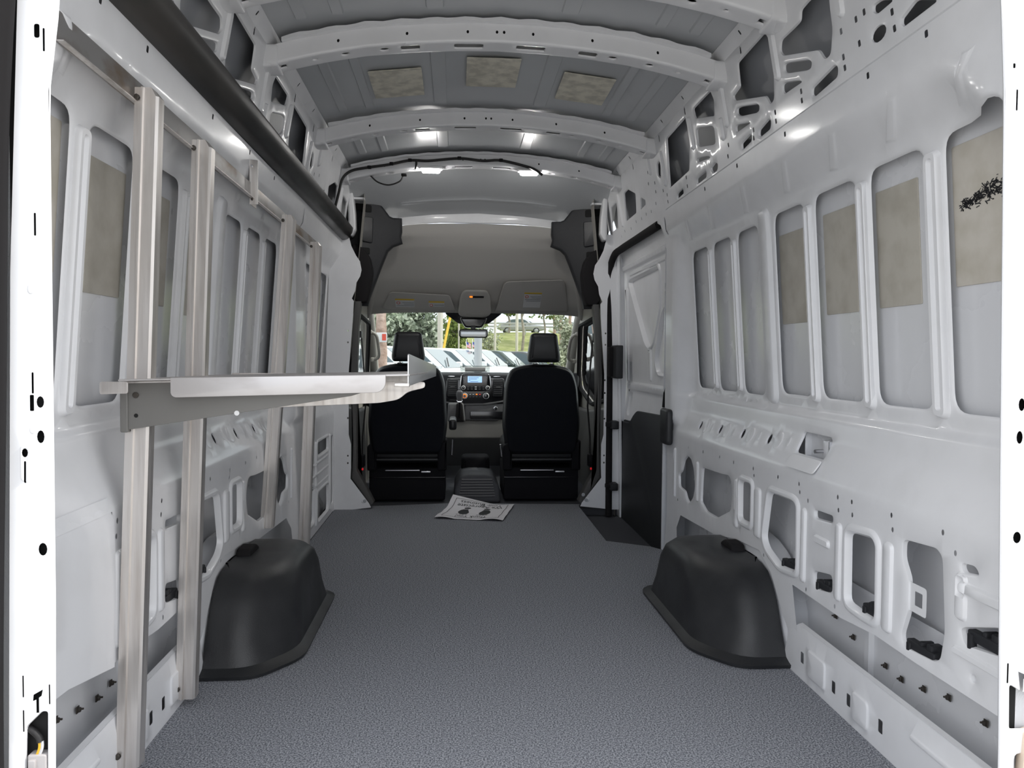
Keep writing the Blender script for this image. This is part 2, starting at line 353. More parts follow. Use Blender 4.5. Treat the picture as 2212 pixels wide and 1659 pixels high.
UP = {
'bay1': [(2.014,1.893),(2.066,1.89),(2.074,1.866),(2.117,1.864),(2.202,1.865),(2.217,1.84),(2.201,1.821),(2.001,1.76),(1.979,1.726),(1.947,1.727),(1.921,1.78),(1.919,1.826),(1.912,1.878)],
'slot1': [(2.204,1.796),(2.183,1.793),(2.062,1.756),(2.046,1.744),(2.055,1.732),(2.079,1.735),(2.192,1.768),(2.209,1.778)],
'tri1': [(2.234,1.748),(2.217,1.749),(2.145,1.729),(2.112,1.716),(2.227,1.721),(2.238,1.732)],
'bay2': [(2.294,1.925),(2.267,1.884),(2.271,1.811),(2.3,1.728),(2.331,1.723),(2.35,1.756),(2.591,1.819),(2.599,1.837),(2.532,1.846),(2.53,1.867),(2.522,1.919)],
'slot2': [(2.581,1.789),(2.551,1.786),(2.419,1.752),(2.407,1.742),(2.414,1.731),(2.435,1.731),(2.563,1.759),(2.585,1.772)],
'tri2': [(2.615,1.742),(2.588,1.738),(2.491,1.716),(2.62,1.72)],
'bay3': [(2.998,1.92),(2.795,1.921),(2.77,1.879),(2.788,1.83),(2.988,1.88)],
'rect3': [(2.999,1.838),(2.968,1.838),(2.834,1.805),(2.81,1.79),(2.819,1.74),(2.847,1.741),(2.983,1.77),(3.007,1.784)],
'tri3': [(3.043,1.736),(3.012,1.734),(2.927,1.718),(2.893,1.706),(3.035,1.722)],
'bay4': [(3.383,1.912),(3.101,1.919),(3.09,1.855),(3.097,1.809),(3.153,1.72),(3.45,1.711)],
'bay5': [(3.582,1.85),(3.543,1.854),(3.528,1.84),(3.561,1.778),(3.605,1.804)],
'low0': [(1.50,1.76),(1.47,1.755),(1.42,1.734),(1.48,1.733)],
'low1': [(1.737,1.756),(1.707,1.755),(1.659,1.734),(1.725,1.733),(1.74,1.743)],
'low2': [(1.642,1.686),(1.586,1.701),(1.518,1.67),(1.638,1.668),(1.645,1.676)],
'low4': [(2.067,1.682),(1.939,1.696),(1.922,1.687),(1.93,1.665),(2.056,1.657),(2.073,1.665)],
'low5': [(2.437,1.676),(2.358,1.687),(2.342,1.678),(2.354,1.657),(2.435,1.654),(2.445,1.662)],
'low6': [(2.592,1.675),(2.512,1.684),(2.497,1.677),(2.507,1.661),(2.594,1.653)],
'low7': [(2.912,1.669),(2.859,1.678),(2.831,1.665),(2.846,1.647),(2.898,1.647)],
'low8': [(3.083,1.669),(2.961,1.672),(2.968,1.65),(3.09,1.647)],
'low9': [(3.361,1.666),(3.269,1.672),(3.269,1.65),(3.368,1.645)],
'F1': [(4.66,1.85),(4.497,1.857),(4.498,1.816),(4.557,1.717),(4.72,1.717)],
'F2': [(4.282,1.862),(4.194,1.863),(4.041,1.807),(4.088,1.718),(4.347,1.715)],
'F3': [(3.962,1.773),(3.877,1.74),(3.885,1.722),(3.993,1.717)]}
UPDOTS = [(1.668,1.712),(1.668,1.676),(1.887,1.697),(1.888,1.671),(2.125,1.693),(2.129,1.669),(2.302,1.69),(2.306,1.665),(2.474,1.687),(2.482,1.663),(1.772,1.757),(1.809,1.756),(1.88,1.757),(1.81,1.70),
          (1.564,1.622),(1.793,1.618),(2.258,1.612),(2.65,1.615),(3.0,1.61),(2.70,1.70),(2.72,1.665),(3.2,1.70),(3.205,1.665),(3.5,1.69),(3.505,1.66),(3.55,1.72),(3.66,1.78),(3.67,1.74),(3.7,1.69),(3.8,1.67),(3.9,1.675),(4.0,1.67),(4.12,1.675),(4.25,1.66),(4.4,1.67),(4.5,1.655),(3.75,1.85),(3.77,1.80)]
UPSLOT = [(2.476,1.948),(2.818,1.944),(3.088,1.941),(3.48,1.94),(4.0,1.94)]
LO_OPEN = {   # framed openings of the lower inner panel
'L3': [(2.675,.502),(2.583,.503),(2.575,.5),(2.576,.37),(2.673,.367)],
'L4': [(2.418,.505),(2.252,.507),(2.223,.502),(2.217,.307),(2.331,.294),(2.428,.323),(2.455,.351)],
'L6': [(1.914,.491),(1.8,.499),(1.786,.489),(1.782,.31),(1.849,.308),(1.911,.312)]}
LO_PLAIN = {
'L1': [(3.321,.51),(3.373,.481),(3.405,.428),(3.446,.41),(3.435,.354),(3.352,.348),(3.324,.321),(3.284,.305),(3.229,.343),(3.206,.389),(3.222,.456),(3.263,.5)],
'L2': [(3.11,.487),(2.894,.494),(2.806,.501),(2.777,.485),(2.761,.438),(2.781,.374),(2.926,.317),(3.055,.316),(3.126,.343),(3.119,.434)],
'L5a': [(2.112,.511),(2.006,.514),(2.006,.496),(2.110,.488)], 'L5b': [(2.108,.335),(2.003,.352),(2.001,.306),(2.081,.292),(2.105,.298)],
'L7': [(1.675,.529),(1.554,.538),(1.536,.524),(1.522,.371),(1.534,.309),(1.554,.297),(1.664,.288),(1.673,.311),(1.649,.372),(1.65,.447),(1.676,.487)],
'L8a': [(1.473,.529),(1.433,.533),(1.42,.52),(1.466,.513)], 'L8b': [(1.467,.395),(1.458,.402),(1.359,.436),(1.30,.44),(1.30,.395),(1.358,.385),(1.457,.369)], 'L8c': [(1.433,.318),(1.422,.319),(1.422,.306),(1.432,.306)]}
LODOTS = [(1.977,.572),(1.972,.538),(1.904,.573),(1.9,.54),(1.723,.576),(1.717,.543),(1.532,.579),(1.490,.546),(2.21,.569),(2.204,.545),(2.36,.566),(2.563,.563),(2.556,.54),(2.75,.56),(2.9,.56),(3.1,.555),(3.3,.55),(2.15,.27),(1.98,.275),(2.46,.29),(2.15,.53),(3.45,.29),(3.5,.5)]
WIN = [(1.34, 1.622), (1.695, 1.925), (1.995, 2.232), (2.30, 2.522)]
WINS = [(2.66, 2.86), (2.925, 3.133), (3.195, 3.41)]

def wall_feats(side):
    fs = []
    for i, (a, b) in enumerate(WIN): fs.append((ccw(rrect(a, b, .825, 1.43 - .003*i, .045, 5)), [(.010, 0), (.005, -.0012), (.0015, -.0035), (0, -.006)], True, 0))
    for a, b in WINS + ([(3.93, 4.34), (4.44, 4.70)] if side < 0 else []): fs.append((ccw(rrect(a, b, .81, 1.415, .045, 5)), [(.010, 0), (.005, -.0012), (.0015, -.0035), (0, -.006)], True, 0))
    for c, w in ((1.6565, .020), (1.955, .018), (2.2625, .0165)):
        fs.append(F_rib(rrect(c-w, c+w, .815, 1.40, .016, 4), .013, .007)); fs.append(F_rib(rrect(c-w*.32, c+w*.32, .83, 1.385, .006, 3), .004, .004, .013))
    for c, w in ((2.8875, .0135), (3.159, .0135)):
        fs.append(F_rib(rrect(c-w, c+w, .82, 1.39, .012, 4), .011, .006)); fs.append(F_rib(rrect(c-w*.3, c+w*.3, .835, 1.375, .004, 3), .004, .003, .011))
    fs.append(F_rib(rrect(2.556, 2.612, .80, 1.44, .02, 4), .014, .014))
    for n, p in UP.items():
        fs.append(F_hole(rounded(p, .012, 3), .005))
    for u, v in UPDOTS: fs.append(F_cut(rrect(u-.0055, u+.0055, v-.0075, v+.0075, .003, 2)))
    for u, v in UPSLOT: fs.append(F_cut(rrect(u-.005, u+.005, v-.016, v+.016, .003, 2)))
    fs.append(F_hole(ell(1.730, 1.690, .030, .016, 14), .003)); fs.append(F_hole(ell(3.60, 1.565, .014, .040, 12), .003))
    # vertical beads on the pillars between the upper openings
    for u, v0, v1 in ((1.865, 1.79, 1.88), (2.245, 1.77, 1.90), (2.68, 1.76, 1.91), (2.735, 1.73, 1.80), (3.055, 1.78, 1.90), (3.49, 1.73, 1.88), (4.42, 1.70, 1.88), (3.70, 1.83, 1.93)):
        fs.append(F_rib(rrect(u-.010, u+.010, v0, v1, .009, 3), .009, .006))
    # band of oval holes under the window recess
    for u, v in ((3.219, .653), (2.981, .658), (2.749, .664), (2.517, .67)):
        fs.append(F_hole(ell(u, v, .016, .017, 14), .004))
        fs.append(F_rib(ell(u-.075, v+.004, .026, .024, 16), .0022, .004))
        fs.append(F_rib(ell(u-.150, v+.008, .007, .012, 12), .002, .003))
    if side > 0: fs.append(F_hole(rrect(2.115, 2.30, .652, .716, .016, 4), .006))
    for p in LO_OPEN.values(): fs.append(F_frame(rounded(p, .018, 3)))
    for n, p in LO_PLAIN.items():
        if side < 0 and n in ('L7', 'L8a', 'L8b', 'L8c'): continue
        fs.append(F_hole(rounded(p, .014, 3), .007))
    for u, v in LODOTS: fs.append(F_cut(ell(u, v, .0045, .0065, 8)))
    # beads of the lower inner panel
    for u0, u1, v0, v1 in ((2.495, 2.535, .34, .50), (2.16, 2.18, .29, .50), (1.955, 1.975, .30, .50), (1.715, 1.745, .30, .505), (3.49, 3.505, .30, .52), (3.155, 3.175, .34, .50), (2.70, 2.725, .33, .50)):
        fs.append(F_rib(rrect(u0, u1, v0, v1, .010, 3), .007, .006))
    if side > 0:
        fs.append(F_rib(rrect(1.30, 1.47, .475, .49, .007, 3), .008, .006)); fs.append(F_rib(rrect(1.455, 1.480, .42, .505, .007, 3), .006, .006))
        fs.append(F_rib(rrect(2.02, 2.10, .425, .44, .006, 3), .007, .005))
        fs.append(F_rib(rrect(1.30, 1.485, .345, .355, .005, 3), .006, .004))
    else:
        fs += [F_frame(rrect(4.15, 4.50, .40, .47, .015, 3), .006, .02), F_frame(rrect(4.15, 4.50, .05, .20, .03, 3), .006, .02), F_hole(rrect(4.58, 4.70, .05, .46, .02, 3), .006),
               F_frame(rrect(3.80, 4.05, .07, .26, .03, 3), .006, .02)]
        for v in (.24, .30, .36): fs.append(F_rib(rrect(3.80, 4.50, v, v+.008, .004, 2), .005, .004))
        for u in (3.74, 4.10, 4.54): fs.append(F_rib(rrect(u-.010, u+.010, .04, .48, .009, 3), .010, .006))
    # pressed ramps in the sloping shelf above the windows
    for u in (1.50, 1.78, 2.06, 2.36, 2.70, 3.05, 3.35):
        fs.append(F_rib([(u, 1.470), (u+.026, 1.470), (u-.052, 1.532), (u-.070, 1.532)], .0035, .010))
    fs.append((ccw([(1.30, 1.6405), (3.56, 1.6315), (3.56, 1.6335), (1.30, 1.6425)]), [(.0015, 0), (0, -.004)], False, -.004))
    return fs
ARCH = [(1.26,.272),(1.62,.268),(1.78,.27),(1.95,.255),(2.24,.257),(2.215,.17),(2.20,.12),(2.25,.10),(2.30,.14),(2.40,.25),(2.50,.297),(2.72,.283),(2.92,.248),(3.40,.228)]
OUT_R = ARCH + [(3.46,.16),(3.44,.0),(3.67,.0),(3.63,.18),(3.635,.45),(3.655,.70),(3.66,1.0),(3.67,1.58),(3.74,1.605),(4.78,1.605),(4.78,1.965),(1.26,1.965)]
OUT_L = [(1.26,.60)] + [(1.70,.60),(1.70,.27)] + ARCH[2:] + [(3.50,.16),(3.56,.0),(4.78,.0),(4.78,1.965),(1.26,1.965)]
US = sorted(set(frange(1.28, 4.76, .05) + frange(3.43, 3.58, .02))); VS = sorted(set(frange(.02, .58, .045) + frange(.60, .754, .011) + [.758, .761, .764, .767, .771, .778, .783, .786, .789, .793, .80, .808, .82] + frange(.86, 1.38, .06) + frange(1.40, 1.70, .015) + frange(1.74, 1.95, .04)))
wall_right = struct(sheet('wall_right', OUT_R, wall_feats(1), US, VS, wmap(1), 'paint'), 'white painted inner side panel with long recessed windows beside the black wheel cover')
wall_left = struct(sheet('wall_left', OUT_L, wall_feats(-1), US, VS, wmap(-1), 'paint'), 'white painted inner side panel behind the aluminium shelf uprights')

for s, W_ in ((1, wall_right), (-1, wall_left)):
    y1 = 3.70 if s > 0 else 4.90
    sk = sheet('outer_skin', [(1.24, -.45), (4.9, -.45), (4.9, 1.63), (1.24, 1.63)] if s < 0 else [(1.24, -.45), (y1, -.45), (y1, 1.56), (4.9, 1.56), (4.9, 1.63), (1.24, 1.63)], [], frange(1.3, 4.85, .15), [-.2, .02, .06, .3, .8, 1.1, 1.42], smap(s), 'skin', W_)
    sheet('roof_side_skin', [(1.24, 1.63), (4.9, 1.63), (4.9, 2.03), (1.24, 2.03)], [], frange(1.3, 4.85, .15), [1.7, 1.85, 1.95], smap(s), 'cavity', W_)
    boxm('rear_closing', (s*.93, 1.262, .85), (.19, .012, 2.4), 'skin', W_); boxm('front_closing', (s*.935, 3.69 if s > 0 else 4.85, .75), (.13, .012, 1.75), 'skin', W_)  # unseen plates added to keep stray light out of the wall cavity
    # lower rail along the floor with a lip on top
    rf = [F_cut(rrect(u-.009, u+.009, v-.016, v+.016, .003, 2)) for u, v in ((2.16, .064), (1.972, .058), (1.893, .058), (1.743, .062), (1.50, .06))]
    rf += [F_rib(rrect(1.30, 1.62, .095, .103, .004, 2), .004, .004), F_rib(rrect(1.80, 1.87, .025, .09, .01, 3), .005, .006), F_rib(rrect(2.02, 2.12, .03, .10, .01, 3), .005, .006)]
    sheet('lower_rail', [(1.24, -.02), (2.30, -.02), (2.25, .12), (2.20, .150), (1.24, .150)], rf, frange(1.26, 2.2, .06), [.01, .05, .11], lambda u, v, h, s=s: (s*(.876 - h + max(0, v-.13)*.25), u, v), 'paint', W_)
    slab('rail_lip', [(1.24, 0), (2.20, 0), (2.20, .012), (1.24, .012)], 0, .004, 0, lambda u, v, d, s=s: (s*(.882+v), u, .147+d+v*.25), 'paint', W_)
    # inside of the sill and wheel arch, behind the lower panel
    sheet('inner_sill', [(1.24, -.15), (2.42, -.15), (2.42, .32), (1.24, .32)], [F_rib(rrect(1.26, 1.90, .06, .075, .006, 2), .012, .02), F_rib(rrect(1.935, 1.955, -.1, .25, .006, 2), .012, .006)], frange(1.26, 2.4, .1), frange(-.12, .3, .05), lambda u, v, h, s=s: (s*(.962 - h), u, v), 'skin', W_)
    ar = [(2.30 + .34*(1-math.cos(a)) , .10 + .235*math.sin(a)) for a in np.linspace(0, math.pi, 16)]
    slab('wheel_arch', [(2.26, -.2)] + ar + [(3.02, -.2)], 0, .14, .02, lambda u, v, d, s=s: (s*(.97 - d*0.62), u, v), 'skin', W_)
    # sound damping pads stuck on the outer skin in the four rear windows
    for (a, b, z0, z1) in ((1.45, 1.635, 1.103, 1.408), (1.762, 1.945, 1.075, 1.374), (2.052, 2.233, 1.073, 1.368), (2.367, 2.546, 1.058, 1.355)):
        pd = slab('damping_pad', rounded([(a, z0), (b, z0), (b, z1), (a, z1)], .004, 2), 0.0, .003, .001, smap(s), 'pad' if a > 1.5 else 'padscuff', W_)
        if s > 0 and a < 1.5:
            random.seed(4); vs2, fs2 = [], []
            for k in range(260):
                t = random.random(); u = 1.605 - .125*t + random.gauss(0, .004); v = 1.275 + .022*t + random.gauss(0, .006 + .004*t); l = random.uniform(.002, .006); w = random.uniform(.0006, .0016); an = random.uniform(-.9, .9)
                n0 = len(vs2)
                for du, dv in ((-l, -w), (l, -w), (l, w), (-l, w)):
                    uu, vv = u + du*math.cos(an) - dv*math.sin(an), v + du*math.sin(an) + dv*math.cos(an); vs2.append((s*(fxo(vv) - .0036), uu, vv))
                fs2.append((n0, n0+1, n0+2, n0+3))
            link('scuff_mark', mesh_from('scuff_mark', vs2, fs2), 'ink', pd, 0)['kind'] = 'stuff'
    for u, v in ((3.219, .653), (2.981, .658), (2.749, .664), (2.517, .67)): boxm('cavity_shade_block', (s*.955, u, v+.01), (.03, .06, .07), 'void', W_, .01)  # black blocks added behind the oval holes in place of shade
    # small fixing clips on the sill
    def clip(u, v, x=.956):
        bm = bmesh.new(); add_box(bm, (s*(x-.004), u, v), (.008, .007, .010), .0015); add_box(bm, (s*(x-.010), u, v+.002), (.008, .004, .004), .001); add_box(bm, (s*(x-.001), u, v), (.003, .013, .015), .001)
        link('trim_clip', bm_mesh('trim_clip', bm), 'bolt', W_)
    for u, v in ((2.12, .20), (2.02, .175), (1.86, .16), (1.79, .155), (1.70, .17), (1.49, .19), (1.61, .19)): clip(u, v)

# black fixing brackets at the foot of the openings, latch pocket, right wall
for a, b, z in ((2.24, 2.33, .305), (2.02, 2.10, .305), (1.79, 1.85, .318), (1.56, 1.66, .298), (1.36, 1.455, .392)):
    for s, W_ in ((1, wall_right),) + (((-1, wall_left),) if a > 1.7 else ()):
        bm = bmesh.new(); add_box(bm, (s*.893, (a+b)/2, z), (.02, b-a, .022), .004); add_box(bm, (s*.886, b-.012, z-.012), (.014, .014, .034), .003); add_box(bm, (s*.90, a+.02, z+.014), (.03, .02, .02), .004); add_box(bm, (s*.90, (a+b)/2, z+.012), (.03, .012, .016), .003)
        link('fixing_bracket', bm_mesh('fixing_bracket', bm), 'blacktrim', W_)
bm = bmesh.new()
for c, sz in (((.965, 2.21, .68), (.006, .26, .11)), ((.957, 2.312, .68), (.030, .006, .09)), ((.957, 2.103, .68), (.030, .006, .09)), ((.957, 2.21, .728), (.028, .22, .006)), ((.945, 2.21, .640), (.045, .22, .006))): add_box(bm, c, sz, .002)
add_box(bm, (.945, 2.15, .675), (.035, .05, .06), .008)
pk = link('latch_pocket', bm_mesh('latch_pocket', bm), 'skin', wall_right)
tube('latch_pin', [(.90, 2.16, .672), (.955, 2.17, .672)], .006, 'steel', wall_right)
boxm('latch_plate', (.93, 2.115, .68), (.02, .006, .05), 'steel', wall_right, .001)
slab('pocket_lip', rrect(2.11, 2.305, .612, .650, .012, 3), -.001, .003, .001, lambda u, v, d: (fx(v) - .002 - (.650-v)*.25 - d, u, v), 'paint', wall_right)
# tab with a square hole standing in the tall opening of the right wall
sheet('striker_tab', rounded([(1.66, .375), (1.59, .375), (1.59, .44), (1.66, .44)], .008, 3), [F_cut(rrect(1.605, 1.632, .392, .424, .002, 2))], [], [], lambda u, v, h: (.884, u, v), 'paint', wall_right)
# bolt-on plain cover low on the left wall by the rear pillar
sheet('corner_cover', [(1.30, .31), (1.50, .30), (1.70, .262), (1.70, .63), (1.30, .63)], [F_rib(rrect(1.40, 1.44, .40, .55, .018, 4), .004, .010)], frange(1.32, 1.68, .06), frange(.30, .62, .04), lambda u, v, h: (-(fx(max(v, .60)) - .002 - h - .004*math.sin((v-.26)*8)), u, v), 'paint', wall_left)
boxm('drain_hose', (-.935, 1.47, .26), (.05, .05, .16), 'blacktrim', wall_left, .01)

# ------------------------------------------------------------------ rear door pillars
PL = [(-.848, -.05), (-.778, -.05), (-.772, .30), (-.769, .55), (-.768, 1.34), (-.752, 1.47), (-.71, 2.0), (-.86, 2.0), (-.80, 1.7), (-.812, 1.475), (-.828, 1.06), (-.840, .33)]
hl = [rrect(-.788, -.780, 1.42, 1.441, .004, 4), rrect(-.7755, -.7725, 1.40, 1.435, .001, 1), rrect(-.792, -.789, 1.12, 1.155, .001, 1), rrect(-.7985, -.7955, .877, .91, .001, 1), rrect(-.8015, -.7955, .850, .875, .001, 1),
      ell(-.786, .864, .0055, .009, 12), ell(-.786, .810, .0055, .010, 12), ell(-.810, .785, .0045, .007, 10), rrect(-.8115, -.8085, .738, .772, .001, 1), ell(-.785, .634, .0065, .010, 12),
      rrect(-.8185, -.8165, .40, .435, .001, 1), rrect(-.8185, -.8165, .345, .38, .001, 1), rrect(-.779, -.777, .388, .42, .001, 1), [(-.802, .404), (-.788, .412), (-.790, .402), (-.794, .399), (-.794, .375), (-.798, .375), (-.798, .396), (-.803, .394)]]
pf = [F_cut(p) for p in hl] + [F_hole(rounded([(-.814, .352), (-.790, .376), (-.782, .376), (-.784, .20), (-.819, .20)], .006, 3), .003), F_rib(rrect(-.815, -.803, .742, .795, .005, 3), .0012, .003), F_rib(ell(-.798, 1.038, .0035, .006, 10), .002, .002), F_rib(ell(-.798, .82, .003, .004, 8), .002, .002)]
rpl = sheet('rear_pillar', PL, pf, [], frange(0, 1.65, .1), lambda u, v, h: (u, 1.24 - h, v), 'paint', wall_left)
# rounded inner return of the left pillar running forward to the wall
def ret(s, name, W_, edge):
    vs2, fs2 = [], []; zs = frange(-.05, 1.9, .05); pr_ = [(0, 1.24), (.0012, 1.2425), (-.003, 1.250), (-.020, 1.262), (-.06, 1.272), (-.14, 1.28)]
    for z in zs:
        e = float(np.interp(z, [p[1] for p in edge], [p[0] for p in edge]))
        for du, y in pr_: vs2.append((s*(e - du), y, z))
    n = len(pr_)
    for i in range(len(zs)-1):
        for k in range(n-1): fs2.append((i*n+k, i*n+k+1, (i+1)*n+k+1, (i+1)*n+k))
    return link(name, mesh_from(name, vs2, fs2), 'paint', W_)
ret(-1, 'pillar_return', wall_left, [(.778, -.05), (.772, .30), (.769, .55), (.768, 1.34), (.752, 1.47), (.73, 1.9)])
PR = [(.805, -.05), (.98, -.05), (.98, 2.0), (.71, 2.0), (.766, 1.47), (.771, 1.39), (.785, .77), (.797, .285)]
hr = [ell(.817, .866, .0055, .011, 12), ell(.815, .81, .0055, .011, 12), ell(.816, .638, .007, .010, 12), rrect(.8055, .8085, .385, .42, .001, 1), [(.826, .405), (.842, .398), (.842, .388), (.836, .392), (.836, .36), (.832, .362)], rrect(.790, .793, 1.36, 1.395, .001, 1), rrect(.783, .787, 1.43, 1.438, .001, 1)]
pf = [F_cut(p) for p in hr] + [F_hole(rounded([(.812, .382), (.835, .368), (.87, .36), (.87, .303), (.814, .303)], .006, 3), .003), F_hole(rounded([(.825, .26), (.86, .26), (.86, .21), (.825, .21)], .01, 3), .003)]
sheet('rear_pillar', PR, pf, [], frange(0, 1.7, .1), lambda u, v, h: (u, 1.24 - h, v), 'paint', wall_right)
ret(1, 'pillar_return', wall_right, [(.805, -.05), (.797, .285), (.785, .77), (.771, 1.39), (.766, 1.47), (.735, 1.9)])
for s, W_ in ((-1, wall_left), (1, wall_right)):      # black plate standing in for the shade in the pillar hollow
    boxm('pillar_shade_plate', (s*(.832 if s < 0 else .862), 1.2575, .85), (.098 if s < 0 else .09, .003, 1.9), 'void', W_)
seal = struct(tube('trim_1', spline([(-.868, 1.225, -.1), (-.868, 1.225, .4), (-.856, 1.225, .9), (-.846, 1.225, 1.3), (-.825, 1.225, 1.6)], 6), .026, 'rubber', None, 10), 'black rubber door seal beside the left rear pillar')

# ------------------------------------------------------------------ roof
def zr(x): return float(np.interp(abs(x), [0, .3, .55, .68, .80, .9], [2.088, 2.074, 2.045, 2.022, 1.985, 1.95]))
def roofmap(u, v, h):
    drop = float(np.interp(v, [1.2, 4.32, 4.45, 4.8, 5.02, 5.12], [0, 0, .015, .115, .195, .215]))
    return (u, v, zr(u) - drop - h)
rib = []
for y0, y1 in ((1.30, 2.05), (2.20, 2.56), (2.72, 3.50), (3.66, 4.22)):
    for c in (-.218, .226): rib += [F_rib(rrect(c-.026, c+.026, y0, y1, .01, 2), .006, .004)]
    for c in (-.53, .53, -.645, .645): rib += [F_rib(rrect(c-.016, c+.016, y0, y1, .008, 2), .007, .004)]
rib += [F_rib(rrect(-.45, .45, 4.52, 4.535, .006, 2), .003, .006), F_rib(rrect(-.49, .49, 4.90, 4.915, .006, 2), .003, .006)]
ceiling = struct(sheet('ceiling', [(-.86, 1.22), (.86, 1.22), (.86, 5.12), (-.86, 5.12)], rib, frange(-.84, .84, .06), frange(1.25, 5.1, .08), roofmap, 'roof', None, 30), 'grey roof panel with pressed ribs over the load space')
for cx_, cy_, rz in ((-.388, 3.215, .0), (-.004, 3.115, .0), (.382, 3.21, .0)):
    slab('damping_pad', rounded([(cx_-.104, cy_-.155), (cx_+.104, cy_-.155), (cx_+.104, cy_+.155), (cx_-.104, cy_+.155)], .004, 2), .0085, .0115, .001, roofmap, 'roofpad', ceiling)
def zb(x): return float(np.interp(abs(x), [0, .15, .3, .45, .60, .70, .78, .84], [2.058, 2.054, 2.043, 2.026, 1.998, 1.975, 1.952, 1.93]))
def bow(y0, mat='paint', sc=1.0):
    def mp(u, v, h):
        # v: 0 top of rear face, .058 lower edge, .148 far edge of the underside, .20 top of the front face; narrower at the ends
        k = 1.0 + .35*max(0, abs(u)-.55)
        vv = v
        if vv < .052: y, z, ny, nz = 0, -vv*k, -1, 0
        elif vv < .066:
            a = (vv-.052)/.014*math.pi/2; y, z, ny, nz = .009*(1-math.cos(a)), -(.052*k + .009*math.sin(a)), -math.cos(a), -math.sin(a)
        elif vv < .136: y, z, ny, nz = .009 + (vv-.066), -(.052*k + .009), 0, -1
        elif vv < .15:
            a = (vv-.136)/.014*math.pi/2; y, z, ny, nz = .079 + .009*math.sin(a), -(.052*k + .009*math.cos(a)), math.sin(a), -math.cos(a)
        else: y, z, ny, nz = .088, -(.052*k - (vv-.15)), 1, 0
        return (u, y0 + y + h*ny, zb(u) + z + h*nz)
    fs = []
    for u in (-.762, -.744, -.538, -.312, -.11, -.012, .012, .11, .312, .538, .744, .762): fs.append(F_cut(ell(u, .028, .0045, .0055, 8)))
    for a, b in ((-.335, -.272), (-.155, -.057), (.057, .155), (.272, .335)): fs.append(F_hole(rrect(a, b, .080, .118, .008, 2), .004))
    for u, r in ((-.39, .016), (-.52, .014), (.39, .016), (.52, .014), (-.62, .008), (.62, .008)): fs.append(F_hole(ell(u, .097, r, r*.8, 10), .004))
    for a, b in ((-.755, -.715), (.715, .755)): fs.append(F_hole(rrect(a, b, .085, .11, .003, 2), .004))
    o = sheet('roof_bow', [(-.80, .0), (.80, .0), (.80, .2), (-.80, .2)], fs, frange(-.77, .77, .035), [.026, .044, .052, .055, .059, .063, .066, .075, .101, .127, .136, .14, .145, .15, .175], mp, mat, ceiling, 35)
    # seam of sealer and the flange that carries the skin
    n = 48; vs2, fs2 = [], []
    for i in range(n+1):
        x = -.72 + 1.44*i/n; w = .006*math.sin(i*1.7+y0*3)
        for dy, dz in ((-.020 + w, .0), (-.020 + w, .012), (.112 + w, .012), (.112 + w, .0)): vs2.append((x, y0 + dy, zb(x) + dz))
    for i in range(n):
        for k in range(4): fs2.append((i*4+k, i*4+(k+1) % 4, (i+1)*4+(k+1) % 4, (i+1)*4+k))
    link('flange', mesh_from('flange', vs2, fs2), 'paint', o)
    v3, f3 = [], []      # black strip added inside the hollow bow to keep its slots dark
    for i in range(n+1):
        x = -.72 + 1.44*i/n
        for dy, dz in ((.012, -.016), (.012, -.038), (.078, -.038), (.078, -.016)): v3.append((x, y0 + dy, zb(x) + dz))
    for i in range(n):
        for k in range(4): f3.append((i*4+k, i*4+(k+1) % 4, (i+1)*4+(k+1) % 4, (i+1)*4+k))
    link('slot_shade_strip', mesh_from('slot_shade_strip', v3, f3), 'void', o)
    for s in (-1, 1):   # end brackets turning down on to the side wall
        slab('bow_end', rounded([(y0-.004, 1.895), (y0+.095, 1.888), (y0+.10, 1.965), (y0-.004, 1.965)], .015, 3), 0, .05, .006, lambda u, v, d, s=s: (s*(.735 + d), u, v), mat, o)
    return o
bows = [bow(y) for y in (2.14, 2.62, 3.56, 4.30)]
for b, l in zip(bows, ('rearmost roof bow, cut off by the top edge of the photo', 'nearest full roof bow with a row of slots', 'middle roof bow in front of the tan roof pads', 'farthest roof bow carrying the two lit lamps')): b['label'] = l
# channel along both roof edges
for s in (-1, 1):
    sheet('roof_edge', [(1.24, 0), (4.9, 0), (4.9, .075), (1.24, .075)], [F_cut(rrect(u-.004, u+.004, .03, .05, .002, 1)) for u in frange(1.5, 4.6, .31)], frange(1.3, 4.8, .2), [.02, .05], lambda u, v, h, s=s: (s*(.776 - .035*math.sin(v/.075*1.4)), u, 1.955 + v*.62), 'paint', ceiling)
# rear header over the open doors
boxm('rear_header', (0, 1.245, 1.97), (1.72, .08, .27), 'paint', ceiling, .01)
hd = slab('front_header', [(-.53, 1.79), (-.51, 1.875), (-.25, 1.89), (.25, 1.89), (.51, 1.875), (.53, 1.79), (.25, 1.815), (-.25, 1.815)], 0, .02, .006, XZ(5.09), 'paint', ceiling)

# ------------------------------------------------------------------ floor
floor = struct(slab('floor', [(-.877, 1.15), (.877, 1.15), (.877, 3.68), (.832, 3.75), (.634, 3.875), (.640, 4.77), (.66, 4.86), (.30, 4.88), (-.1, 4.93), (-.55, 4.85), (-.877, 4.82)], -.09, 0, .004, XY(0), 'carpet', None), 'blue grey speckled carpet over the whole load floor')
struct(slab('trim_2', [(.60, 3.68), (1.0, 3.68), (1.0, 4.92), (.60, 4.92)], -.16, -.055, .004, XY(0), 'rubberfloor', None), 'dark step well inside the sliding door')
struct(slab('trim_3', [(-.95, 4.78), (.95, 4.78), (.95, 6.75), (-.95, 6.75)], -.2, -.012, .004, XY(0), 'rubberfloor', None), 'black cab floor under the seats')
struct(boxm('trim_4', (0, 3.0, -.25), (2.02, 3.6, .3), 'rubberfloor'), 'underbody below the carpet')

